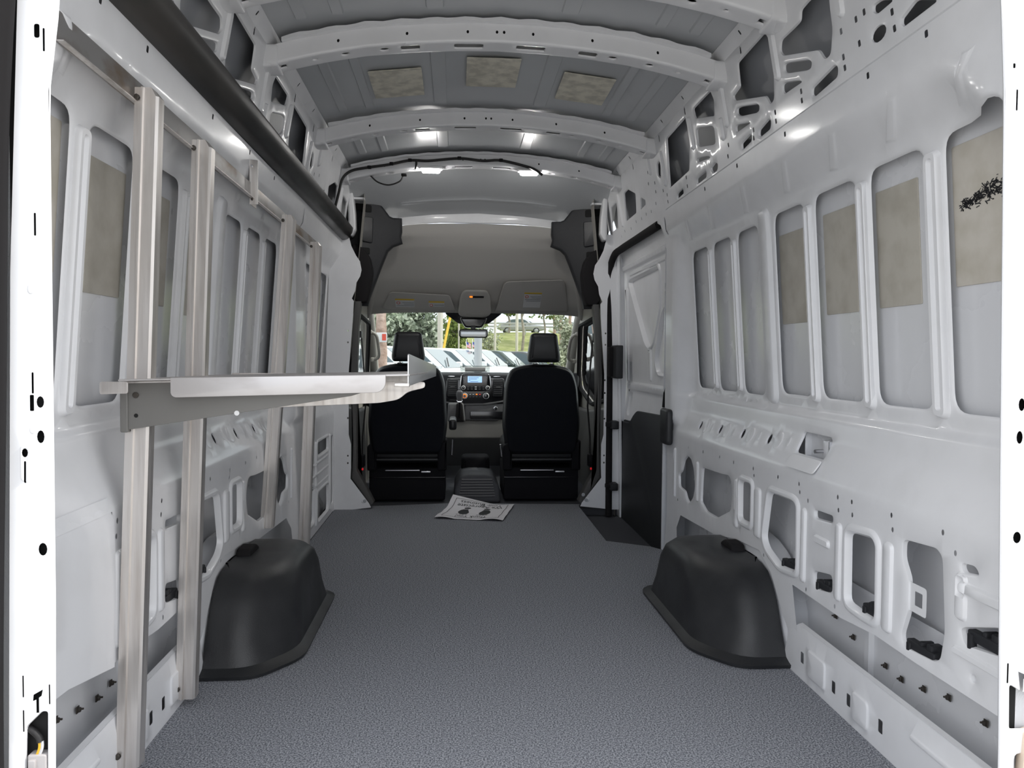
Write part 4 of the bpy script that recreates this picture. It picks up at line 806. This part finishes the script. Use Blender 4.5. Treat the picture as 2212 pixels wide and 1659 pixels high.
upright(1.705, .035, 1.505, -.880, -.826); upright(2.065, .025, 1.495, -.880, -.828); upright(3.01, .27, 1.475, -.895, -.808); upright(3.66, .03, 1.468, -.880, -.822)
kr(slab('wall_strip', [(1.40, 1.478), (3.95, 1.452), (3.95, 1.502), (1.40, 1.535)], 0, .004, .001, lambda u, v, d: (-.834 - d, u, v), 'alurail'))['label'] = 'stained horizontal aluminium strip'
kr(slab('strip_lip', [(1.40, 0), (3.95, 0), (3.95, .012), (1.40, .012)], 0, .003, .001, lambda u, v, d: (-.834 + v, u, 1.478 - (u-1.4)*.0102 + d), 'alu'))
cl = kr(slab('wall_clip', rounded([(-.836, 1.445), (-.810, 1.445), (-.810, 1.592), (-.836, 1.595)], .002, 2), 0, .004, .001, XZ(2.66), 'alu'))
kr(slab('clip_flange', [(2.66, 1.445), (2.74, 1.445), (2.74, 1.592), (2.66, 1.592)], 0, .003, .001, YZ(-.838), 'alu')); 
for z in (1.462, 1.572): kr(slab('bolt', ell(-.829, z, .004, .005, 8), -.005, .001, .001, XZ(2.66), 'bolt' if z < 1.5 else 'steel'))
ZS = lambda x, y: .886 + (x+.86)*.025 - (y-1.656)*.009
kr(slab('shelf_board', [(-.845, 1.656), (-.243, 1.656), (-.203, 2.30), (-.845, 2.30)], -.004, 0, .001, lambda u, v, d: (u, v, ZS(u, v) + d), 'alusheet'))['label'] = 'flat aluminium shelf board seen edge on'
endfl = ccw([(-.293, .8815), (-.738, .8815), (-.738, .852)] + [(-.738+.012-.012*math.cos(a), .852-.012*math.sin(a)) for a in np.linspace(.2, 1.57, 6)] + [(-.293-.022+.022*math.sin(a), .848+.022-.022*math.cos(a)-.004) for a in np.linspace(0, 1.57, 7)])
kr(slab('end_flange', endfl, -.003, .001, .001, lambda u, v, d: (u, 1.654 + d, v + .0135 + (u+.515)*.02), 'alusheet'))['label'] = 'bright turned down end flange of the shelf'
kr(slab('back_flange', rounded([(-.882, .8815), (-.882, .855), (-.825, .857), (-.825, .8815)], .005, 3), -.002, .001, .0005, XZ(1.656), 'alu'))
def lipmap(u, v, d): return (-.2445 + (u-1.656)*.066 + d, u, v + ZS(-.2445, u))
kr(slab('front_lip', rounded([(1.658, -.026), (2.30, -.015), (2.30, .016), (1.672, .043), (1.658, .043)], .006, 3), -.003, 0, .001, lipmap, 'alushiny'))['label'] = 'shiny upturned front lip of the shelf'
kr(slab('far_flange', rounded([(-.80, .8805), (-.80, .842), (-.30, .846), (-.255, .862), (-.25, .8805)], .012, 3), -.003, .001, .001, lambda u, v, d: (u, 2.30 + d, v + .006), 'alu'))
kr(slab('lip_foot', [(-.275, .874), (-.243, .874), (-.243, .882), (-.275, .882)], -.003, .02, .002, XZ(1.658), 'alu'))
for y, x0, x1 in ((1.692, -.852, -.31), (2.052, -.862, -.225)):
    pl = rounded([(x0, .776), (x0, .880), (x1, .890), (x1, .872), (x1-.06, .852)], .006, 3) if y < 2 else rounded([(x0, .79), (x0, .874), (x1, .872), (x1, .856), (x1-.045, .845), (x1-.07, .824), (x1-.12, .815)], .012, 3)
    b = kr(slab('bracket', pl, 0, .003, .001, XZ(y), 'alu' if y > 2 else 'dashalu'))
    kr(slab('bracket_flange', [(x0, y-.012), (x1, y-.012), (x1, y+.02), (x0, y+.02)], .0, .004, .001, lambda u, v, d: (u, v, ZS(u, v) - .009 + d), 'alu'))
    kr(slab('bracket_heel', rrect(x0-.004, x0+.012, .772, .874, .003, 2), -.004, .03, .002, XZ(y), 'alu' if y > 2 else 'dashalu'))
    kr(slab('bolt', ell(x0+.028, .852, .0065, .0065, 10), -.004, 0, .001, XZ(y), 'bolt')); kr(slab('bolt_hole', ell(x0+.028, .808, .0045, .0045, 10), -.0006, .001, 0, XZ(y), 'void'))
    if y < 2: kr(slab('bracket_hole', ell(-.614, .814, .0055, .0055, 12), -.0008, .001, 0, XZ(y), 'white'))

# ------------------------------------------------------------------ black channel along the left roof rail
ch = rounded([(-.846, 1.634), (-.800, 1.640), (-.768, 1.672), (-.762, 1.706), (-.782, 1.716), (-.822, 1.692)], .014, 4)
chn = thing('cable_channel', 'long scuffed black channel running along the top of the left wall', 'cable channel', (-.82, 3.0, 1.62))
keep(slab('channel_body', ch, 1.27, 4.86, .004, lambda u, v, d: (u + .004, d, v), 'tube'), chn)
keep(slab('grey_strip', [(-.866, 1.622), (-.838, 1.632), (-.836, 1.640), (-.866, 1.632)], 1.27, 4.86, .001, lambda u, v, d: (u, d, v), 'seam'), chn)

# ------------------------------------------------------------------ wheel arch covers
def wheel_cover(s, lab):
    t = thing('wheel_arch_cover', lab, 'wheel cover', (s*.75, 2.62, 0), 'black wheel arch covers')
    ZK = .875
    L = [(.002, .607, 2.235, 3.07, .055), (.012, .605, 2.232, 3.072, .055), (.016, .618, 2.248, 3.06, .06), (.024, .632, 2.268, 3.045, .07), (.10, .642, 2.30, 3.02, .10), (.20, .650, 2.345, 2.99, .13), (.255, .660, 2.385, 2.955, .15), (.285, .680, 2.42, 2.92, .15), (.300, .715, 2.47, 2.87, .13), (.304, .77, 2.53, 2.82, .10)]
    N = 40; v2, f2 = [], []
    for z, xi, y0, y1, r in [(z*ZK if z > .03 else z, xi, y0, y1, r) for z, xi, y0, y1, r in L]:
        # open against the wall: loop runs wall -> rear -> inner -> front -> wall, corners cut back like the moulding
        ch_ = .10 if z < .05 else .11
        p = [(.876, y0), (xi + ch_*1.1, y0), (xi, y0 + ch_*1.5), (xi, y1 - ch_*.6), (xi + ch_*.5, y1), (.876, y1)]
        R = [Vector(a) for a in p]; pts = [tuple(R[0])]
        for i in range(1, 5):
            a, b, c = R[i-1], R[i], R[i+1]; l = min(r, (a-b).length*.45, (c-b).length*.45); q0 = b + (a-b).normalized()*l; q1 = b + (c-b).normalized()*l
            for k in range(6): tt = k/5; w = q0*(1-tt)**2 + b*2*tt*(1-tt) + q1*tt*tt; pts.append((w.x, w.y))
        pts.append(tuple(R[5]))
        v2 += [(s*x, y, z) for x, y in pts]; N = len(pts)
    for i in range(len(L)-1):
        for k in range(N-1): f2.append((i*N+k, i*N+k+1, (i+1)*N+k+1, (i+1)*N+k))
    n0 = len(v2); v2.append((s*.876, 2.675, .304*ZK)); last = (len(L)-1)*N
    for k in range(N-1): f2.append((last+k, last+k+1, n0))
    bm = bmesh.new(); bv = [bm.verts.new(v) for v in v2]
    for f in f2: bm.faces.new([bv[i] for i in f])
    keep(link('shell', bm_mesh('shell', bm), 'blackplastic', None, 35), t)
    keep(slab('notch', rounded([(2.60, .25), (2.72, .25), (2.73, .272), (2.69, .290), (2.62, .288)], .012, 3), 0, .05, .008, lambda u, v, d: (s*(.875 - d), u, v), 'rubber'), t)
    return t
wheel_cover(-1, 'black moulded plastic cover over the left wheel arch'); wheel_cover(1, 'black moulded plastic cover over the right wheel arch')

# ------------------------------------------------------------------ lamps and wiring on the front roof bow
for s, x in ((-1, -.286), (1, .259)):
    t = thing('roof_lamp', 'lit white lamp on the %s part of the farthest roof bow' % ('left' if s < 0 else 'right'), 'lamp', (x, 4.29, 1.95), 'lit lamps on the front roof bow')
    keep(slab('bezel', rrect(x-.065, x+.065, -.03, .03, .02, 4), 1.972, 1.985, .004, lambda u, v, d: (u, 4.315 + v, d), 'white'), t)
    keep(slab('lens', rrect(x-.050, x+.050, -.022, .022, .016, 4), 1.955, 1.974, .008, lambda u, v, d: (u, 4.315 + v, d), 'led'), t)
wh = thing('wiring_harness', 'thin black wiring loom clipped along the farthest roof bow', 'wiring', (-.2, 4.28, 1.95))
pth = [(.33, 4.30, 1.955), (.29, 4.275, 1.975), (.24, 4.285, 1.995), (.1, 4.288, 2.025), (0, 4.286, 2.02), (-.13, 4.288, 2.03), (-.30, 4.286, 2.012), (-.40, 4.288, 2.012), (-.52, 4.286, 1.985), (-.64, 4.285, 1.965), (-.72, 4.285, 1.945), (-.765, 4.28, 1.90), (-.785, 4.28, 1.82), (-.81, 4.28, 1.72)]
keep(tube('loom', spline(pth, 6), .0075, 'wire', None, 8), wh)
keep(tube('loose_wire', spline([(-.62, 4.33, 1.935), (-.58, 4.33, 1.90), (-.52, 4.33, 1.885), (-.46, 4.33, 1.905), (-.44, 4.33, 1.935)], 6), .0045, 'wire', None, 6), wh)
keep(tube('branch', spline([(-.365, 4.285, 2.01), (-.365, 4.282, 1.985), (-.37, 4.282, 1.965)], 4), .006, 'wire', None, 6), wh)
for x, z in ((-.50, 1.99), (-.62, 1.968), (-.40, 2.012), (-.13, 2.03), (.1, 2.025)):
    bm = bmesh.new(); add_box(bm, (x, 4.283, z), (.022, .014, .018), .004); keep(link('loom_clip', bm_mesh('loom_clip', bm), 'rubber'), wh)
bm = bmesh.new(); add_box(bm, (-.435, 4.33, 1.942), (.03, .02, .014), .003); keep(link('connector', bm_mesh('connector', bm), 'rubber'), wh)

# wiring in the pockets of the rear pillars
cn = thing('pillar_connector', 'grey connector with yellow wire in the left pillar pocket', 'connector', (-.80, 1.245, .22))
keep(tube('cable', spline([(-.822, 1.252, .350), (-.808, 1.248, .343), (-.798, 1.246, .334), (-.795, 1.245, .326)], 5), .0055, 'wire', None, 8), cn)
for dx_, m in ((0, 'yellowwire'), (.004, 'label')): keep(tube('wire', spline([(-.796+dx_, 1.244, .328), (-.7955+dx_, 1.243, .318), (-.800+dx_, 1.243, .305)], 5), .0024, m, None, 6), cn)
keep(slab('plug', rrect(-.812, -.784, .22, .308, .003, 2), 0, .02, .002, XZ(1.238), 'plug'), cn); keep(slab('plug_latch', rrect(-.809, -.798, .285, .302, .002, 2), -.005, .004, .0015, XZ(1.238), 'plug'), cn)
cn2 = tag(slab('pillar_plug', rounded([(.834, .225), (.838, .298), (.846, .303), (.88, .303), (.88, .225)], .003, 2), 0, .02, .002, XZ(1.232), 'tanplug'), 'tan plastic plug in the pocket of the right rear pillar', 'plug')

# ------------------------------------------------------------------ paper floor mat
mat_ = thing('paper_floor_mat', 'white paper floor mat with black footprints on the carpet', 'floor mat', (0, 4.65, 0))
C4 = [Vector((-.262, 4.44, 0)), Vector((.130, 4.35, 0)), Vector((.232, 4.815, 0)), Vector((-.155, 4.90, 0))]
def mz(a, b):
    z = .004 + .010*max(0, math.sin(a*8.5+.6))*(1-b)**2 + .004*math.sin(b*9)**2
    z += .060*max(0, b-.55)**1.5*max(0, 1-a*1.5)*3.0 + .012*max(0, a-.8)*5*b*.5
    return z
def mpt(a, b, h=0.0):
    p = C4[0]*(1-a)*(1-b) + C4[1]*a*(1-b) + C4[2]*a*b + C4[3]*(1-a)*b
    return (p.x, p.y, mz(a, b) + h)
def matpatch(name, poly, h, m, par=mat_):
    us = frange(.02, .98, .04)
    return keep(sheet(name, poly, [], us, us, lambda u, v, hh: mpt(u, v, h), m, None, 60, None, .03), par)
matpatch('sheet', [(0, 0), (1, 0), (1, 1), (0, 1)], 0, 'paper')
bo = ccw([(.08, .07), (.92, .07), (.92, .93), (.08, .93)])
keep(sheet('border_line', bo, [F_cut(offset(bo, -.008))], [], [], lambda u, v, h: mpt(u, v, .0012), 'ink', None, 60, None, .04), mat_)
def foot(cx_, m):   # shoe print: sole and heel, toes toward the camera
    sole = [(-.07, .02), (-.085, .10), (-.05, .19), (.0, .22), (.05, .19), (.065, .10), (.03, .0), (.03, -.05), (-.035, -.05)]
    heel = [(-.04, -.085), (.035, -.085), (.045, -.14), (.0, -.17), (-.05, -.14)]
    for n, p in (('footprint_sole', sole), ('footprint_heel', heel)): matpatch(n, rounded([(cx_ + m*x*1.15, .50 - y*1.05) for x, y in p], .02, 3), .0013, 'ink')
    for k in range(4): matpatch('footprint_toe', ell(cx_ + m*(-.07 + .045*k), .235, .017, .014, 8), .0013, 'ink')
foot(.34, 1); foot(.64, -1)
def mattext(s, a0, b0, size):
    o = text_mesh('printed_text', s, size, 'ink', None, Matrix.Identity(4)); me = o.data
    for v in me.vertices: v.co = Vector(mpt(a0 - v.co.x, b0 - v.co.y*1.15, .0016))
    keep(o, mat_)
mattext('We Appreciate', .5, .74, .115); mattext('Your Business', .5, .84, .115); mattext('Thank You!', .5, .13, .10)

# ------------------------------------------------------------------ outside
ground = struct(slab('ground', [(-90, -40), (90, -40), (90, 46), (-90, 46)], -.2, 0, 0, XY(-.70), 'asphalt', None), 'grey asphalt of the car lot')
struct(slab('trim_13', [(-30, -35), (30, -35), (30, .6), (-30, .6)], 0, .01, 0, XY(-.70), 'concrete', None), 'pale concrete apron behind the van')
random.seed(7)
def bank_z(y, x): return -.70 + float(np.interp(y, [44, 47, 66, 72, 95, 200], [0, .3, 3.4, 3.9, 3.9, 3.9])) + .12*math.sin(x*.7+y*.3)
xs, ys = frange(-110, 110, 4), frange(44, 96, 2)
v2 = [(x, y, bank_z(y, x)) for y in ys for x in xs]; n = len(xs)
f2 = [(j*n+i, j*n+i+1, (j+1)*n+i+1, (j+1)*n+i) for j in range(len(ys)-1) for i in range(n-1)]
struct(link('trim_14', mesh_from('trim_14', v2, f2), 'grass'), 'sunny grass bank rising to the road')
# guard rail on top of the bank
gr = thing('guard_rail', 'grey steel guard rail along the road on the bank', 'guard rail', (10, 68, 2.9))
for z in (3.62, 3.90): keep(boxm('rail_beam', (10, 68.0, z), (110, .10, .16), 'rail', None, .03), gr)
for k in range(26): keep(boxm('rail_post', (-38 + k*4, 68.12, 3.45), (.14, .14, 1.1), 'rail', None, .01), gr)

def wheel(name, x, y, r, par):
    o = slab(name, ell(x, r, r, r, 20), -.11, .11, .05, lambda u, v, d: (u, y + d, v), 'carblack', par); slab('hub', ell(x, r, r*.6, r*.6, 14), -.13, .13, .02, lambda u, v, d: (u, y + d, v), 'carsilver', o); return o
def pickup(lab, loc, rz, paint, kind='pickup'):
    t = thing('pickup_truck' if kind == 'pickup' else 'parked_car', lab, 'truck' if kind == 'pickup' else 'car', loc, 'vehicles parked in the lot', rz)
    S = (lambda u, v, d: (u, d, v))
    if kind == 'pickup':
        body = [(-2.9, .55), (-2.9, 1.20), (-.95, 1.22), (-.9, 1.26), (.95, 1.26), (1.15, 1.24), (2.55, 1.14), (2.85, 1.02), (2.92, .50), (2.3, .42), (-2.3, .42)]
        cabp = [(-1.05, 1.20), (-.90, 1.84), (-.65, 1.93), (.25, 1.93), (.50, 1.88), (1.28, 1.22)]
        sidew = [[(-.80, 1.30), (-.68, 1.80), (-.18, 1.84), (-.16, 1.30)], [(-.06, 1.30), (-.08, 1.84), (.22, 1.84), (.42, 1.80), (.98, 1.30)]]; W_ = 1.0; ws = ((1.20, 1.27), (.50, 1.85)); wr = .40; wx = 1.85
    else:
        body = [(-2.3, .50), (-2.32, .90), (-1.6, 1.0), (.8, .98), (1.9, .86), (2.25, .70), (2.3, .40), (1.8, .30), (-1.9, .30)]
        cabp = [(-1.75, .96), (-1.15, 1.42), (-.6, 1.50), (.1, 1.48), (.45, 1.40), (1.15, .94)]
        sidew = [[(-1.35, 1.02), (-1.0, 1.38), (-.4, 1.43), (-.38, 1.02)], [(-.28, 1.02), (-.3, 1.43), (.1, 1.41), (.3, 1.36), (.85, 1.0)]]; W_ = .90; ws = ((1.08, .99), (.48, 1.38)); wr = .33; wx = 1.42
    slab('body', rounded(body, .12, 3), -W_, W_, .10, S, paint, t)
    slab('cab', rounded(cabp, .10, 3), -W_*.86, W_*.86, .12, S, paint, t)
    for p in sidew:
        for s in (-1, 1): slab('side_window', rounded(p, .05, 3), -.012, .012, 0, lambda u, v, d, s=s: (u, s*(W_*.865) + d, v), 'carglass', t)
    (xa, za), (xb, zb_) = ws
    v3 = [(xa+.03, -W_*.76, za+.02), (xa+.03, W_*.76, za+.02), (xb+.03, W_*.70, zb_+.02), (xb+.03, -W_*.70, zb_+.02), (xa-.05, -W_*.76, za-.02), (xa-.05, W_*.76, za-.02), (xb-.05, W_*.70, zb_-.02), (xb-.05, -W_*.70, zb_-.02)]
    link('windscreen', mesh_from('windscreen', v3, [(0, 1, 2, 3), (7, 6, 5, 4), (0, 4, 5, 1), (1, 5, 6, 2), (2, 6, 7, 3), (3, 7, 4, 0)]), 'carglass', t, 0)
    tube('wiper', [(xa+.06, -W_*.55, za+.06), (xa-.25, W_*.1, za+.32)], .02, 'carblack', t, 5)
    fx_ = body[-4][0] if kind == 'pickup' else 2.28
    slab('grille', rrect(-W_*.55, W_*.55, .62 if kind == 'pickup' else .45, .98 if kind == 'pickup' else .64, .06, 3), -.03, .05, .02, lambda u, v, d: ((2.88 if kind == 'pickup' else 2.26) + d, u, v), 'carblack', t)
    for s in (-1, 1):
        slab('headlamp', rrect(s*W_*.76-.14, s*W_*.76+.14, .80 if kind == 'pickup' else .60, 1.0 if kind == 'pickup' else .72, .05, 3), -.02, .05, .02, lambda u, v, d: ((2.86 if kind == 'pickup' else 2.22) + d, u, v), 'chrome', t)
        slab('door_mirror', rrect(.72, .92, 1.22 if kind == 'pickup' else .98, 1.46 if kind == 'pickup' else 1.12, .05, 3), 0, .22, .05, lambda u, v, d, s=s: (u, s*(W_ + .02 + d), v), paint if kind == 'pickup' else 'carblack', t)
        wheel('wheel', wx, s*(W_-.10), wr, t); wheel('wheel', -wx, s*(W_-.10), wr, t)
    return t
pickup('nearest white pickup truck behind the left headrest and shelf lip', (-2.3, 22.5, -.70), math.radians(-20), 'carwhite')
pickup('second white pickup truck of the row seen beyond the dashboard', (-1.35, 25.2, -.70), math.radians(-20), 'carwhite')
pickup('third white pickup truck of the row seen beyond the dashboard', (-.4, 27.9, -.70), math.radians(-20), 'carwhite')
pickup('fourth white pickup truck of the row, last white one', (.55, 30.6, -.70), math.radians(-20), 'carwhite')
pickup('dark green pickup truck right of the white row', (1.6, 34.0, -.72), math.radians(-20), 'cargreen')
pickup('charcoal pickup truck at the far right end of the row', (3.1, 38.0, -.72), math.radians(-20), 'cargrey')
pickup('dark car low behind the right headrest', (8.0, 36.5, -.70), math.radians(-60), 'cargrey', 'car')
pickup('silver car at the right edge of the windscreen', (10.5, 42.0, -.70), math.radians(-70), 'carsilver', 'car')
pickup('grey car driving on the raised road near the mirror', (6.31, 76, 3.2), 0, 'carsilver', 'car')
pickup('white car driving on the raised road at the right', (11.88, 80.5, 3.2), 0, 'carwhite', 'car')
pickup('parked teal car seen through the right door window', (7.4, 30, -.70), math.radians(20), 'cargrey', 'car')

def foliage(name, c, rad, n, size, mat, par, seed):
    rng = np.random.default_rng(seed); v2, f2 = [], []
    blobs = [(np.array(c) + np.array(rad)*rng.normal(0, .42, 3), rng.uniform(.32, .55)) for _ in range(16)]
    for k in range(n):
        b, br = blobs[rng.integers(len(blobs))]; d = rng.normal(0, 1, 3); d /= np.linalg.norm(d)
        p = b + d*np.array(rad)*br*rng.uniform(.75, 1.05)
        a = rng.normal(0, 1, 3) + d*.6; a /= np.linalg.norm(a); q = np.cross(a, rng.normal(0, 1, 3)); q /= np.linalg.norm(q); s = size*rng.uniform(.6, 1.3)
        n0 = len(v2); v2 += [p - a*s, p + q*s*.55, p + a*s, p - q*s*.55]; f2.append((n0, n0+1, n0+2, n0+3))
    return link(name, mesh_from(name, v2, f2), mat, par, 0)
def tree(lab, x, y, zb_, h, rad, n, size, mat, seed, nm='tree', trunk_r=.12, cat='tree', grp=None):
    t = thing(nm, lab, cat, (x, y, zb_), grp)
    tr = tube('trunk', spline([(0, 0, -.2), (.1, 0, h*.3), (-.05, .05, h*.62), (.05, 0, h)], 4), [trunk_r*(1-.045*i) for i in range(13)], 'bark', t, 8)
    for k, (a, b, c) in enumerate(((.35, .2, .2), (-.4, 0, .25), (.1, -.3, .3))): tube('branch', [(0, 0, h*.6), (a*rad[0]*1.2, b*rad[1], h*.6 + c*h*1.6)], [trunk_r*.5, trunk_r*.2], 'bark', t, 6)
    fo = foliage('foliage', (0, 0, h), rad, n, size, mat, t, seed); fo['kind'] = 'stuff'
    return t
# big grey green tree mass at the left of the windscreen
tree('large grey green leafy tree filling the left of the windscreen', -2.77, 44, -.7, 2.6, (2.3, 1.6, 2.6), 7000, .18, 'tree1', 1, 'leafy_tree', .2)
tree('dense green tree behind the left headrest', -4.63, 50, -.7, 3.0, (2.0, 1.6, 2.6), 5000, .18, 'tree1', 2, 'leafy_tree', .2)
tree('green shrub behind the pole on the bank', 0.06, 56, 1.3, 1.8, (1.6, 1.2, 1.6), 2500, .16, 'tree2', 3, 'leafy_shrub', .1)
tree('bright green tree on the bank right of the mirror', 4.74, 71, 3.1, 3.0, (1.8, 1.5, 1.3), 3000, .17, 'tree2', 4, 'leafy_tree', .12)
tree('slender tree on the bank with a thin crown', 6.98, 62, 2.2, 3.4, (1.9, 1.5, 1.3), 1600, .15, 'tree2', 5, 'leafy_tree', .10)
tree('bare stemmed tree with sparse leaves on the bank', 4.88, 58, 1.5, 4.2, (1.5, 1.2, 1.2), 500, .14, 'tree2', 6, 'leafy_tree', .12)
tree('small sapling in front of the mirror pole', 2.17, 52, .4, 1.7, (1.4, 1.0, 1.1), 700, .12, 'tree3', 7, 'leafy_shrub', .06)
tree('pale olive bush at the right edge of the windscreen', 6.27, 44, -.7, 2.4, (.9, .8, 1.3), 2600, .12, 'tree3', 8, 'leafy_shrub', .08)
tree('low green shrub at the foot of the bank', 4.55, 47, -.6, .9, (3.0, .8, .5), 2500, .12, 'tree2', 9, 'leafy_shrub', .06)
tree('dense tree seen through the right door window', 13.5, 50, -.7, 3.0, (2.6, 1.6, 2.4), 3500, .18, 'tree2', 10, 'leafy_tree', .2)
tree('green tree seen through the left door window', -13.5, 46, -.7, 3.0, (2.6, 1.6, 2.4), 3500, .18, 'tree1', 11, 'leafy_tree', .2)
# palms
def palm(lab, x, y, zb_, h, r, fronds=True, seed=0):
    t = thing('palm_tree', lab, 'palm tree', (x, y, zb_), 'palm trees outside')
    n = 26; tube('trunk', [(0.02*math.sin(i*.4), 0, h*i/n) for i in range(n+1)], [r*(1 + .10*(i % 2)) for i in range(n+1)], 'palmbark', t, 10)
    if fronds:
        rng = random.Random(seed); 
        for k in range(14):
            a = k*2.4; e = rng.uniform(-.3, .9); L = rng.uniform(1.3, 1.9); v2, f2 = [], []
            for j in range(12):
                s_ = j/11; cx_, cz_ = L*s_*math.cos(e*(1-s_)), L*s_*math.sin(e) - .9*s_*s_*L*.6
                for sd in (-1, 1):
                    l = .38*math.sin(math.pi*min(1, s_+.12))*1.1; n0 = len(v2)
                    v2 += [(cx_, 0, cz_), (cx_+.06, 0, cz_), (cx_+.20, sd*l, cz_-.14)]; f2.append((n0, n0+1, n0+2))
            ca, sa = math.cos(a), math.sin(a); v2 = [(x_*ca - y_*sa, x_*sa + y_*ca, z_ + h) for x_, y_, z_ in v2]
            link('frond', mesh_from('frond', v2, f2), 'palmleaf', t, 0)
    return t
pt = palm('thick palm trunk with a small red and white sign at the left', -1.85, 18, -.7, 6.5, .115, False)
keep(slab('sign', rrect(-1.95, -1.71, 1.25, 1.47, .01, 2), -.03, 0, .005, XZ(17.8), 'label'), pt); keep(slab('sign_print', rrect(-1.82, -1.73, 1.29, 1.44, .005, 2), -.035, -.02, 0, XZ(17.8), 'red'), pt)
palm('tall palm on the bank in the upper right', 9.26, 73, 3.1, 3.4, .14, True, 1); palm('palm with yellowing fronds at the right edge', 9.71, 66, 2.6, 3.2, .13, True, 2); palm('slim palm on the bank beside the guard rail', 8.09, 60, 2.0, 5.0, .12, True, 3)
# poles
tag(tube('utility_pole', [(-0.86, 36, -.7), (-0.86, 36, 5.5)], .13, 'pole', None, 12), 'cream utility pole left of the mirror', 'pole')
tag(tube('guy_guard', [(-0.63, 31, 1.2), (-0.37, 31, 2.5)], .05, 'yellowguy', None, 8), 'slanted yellow guard on the guy wire by the utility pole', 'guy guard')
tag(tube('steel_column', [(0.50, 22, -.7), (0.50, 22, 1.55)], .115, 'polegrey', None, 14), 'thick grey steel column right below the mirror', 'column')
for x, y, h, r, l in ((0.04, 45, 3.6, .05, 'thin pale post between the utility pole and the mirror'), (2.41, 50, 4.0, .08, 'thin pale post right of the mirror'), (4.15, 54, 4.4, .10, 'pale bare trunk like post on the grass bank'), (6.19, 45, .75, .06, 'short pale post at the right of the bank')):
    tag(tube('thin_post', [(x, y, -.8 if y < 48 else .5), (x, y, h)], r, 'pole', None, 8), l, 'post')
# two small flags on a truck
for i, x in enumerate((0.26, 0.49)):
    t = thing('small_flag', 'small striped flag above the trucks, %s of two' % ('left' if i == 0 else 'right'), 'flag', (x, 29, .9), 'small flags on the trucks')
    keep(tube('flag_staff', [(x, 29, 1.0), (x, 29, 1.60)], .012, 'white', None, 6), t)
    for k in range(7): keep(slab('flag_stripe', [(x + .01, 1.50-.028*k), (x + .17, 1.42-.028*k), (x + .17, 1.392-.028*k), (x + .01, 1.472-.028*k)], -.003, .003, 0, XZ(29), 'flagred' if k % 2 == 0 else 'flagwhite'), t)
    keep(slab('flag_canton', [(x + .01, 1.50), (x + .085, 1.4625), (x + .085, 1.365), (x + .01, 1.4025)], -.006, .006, 0, XZ(29), 'flagblue'), t)
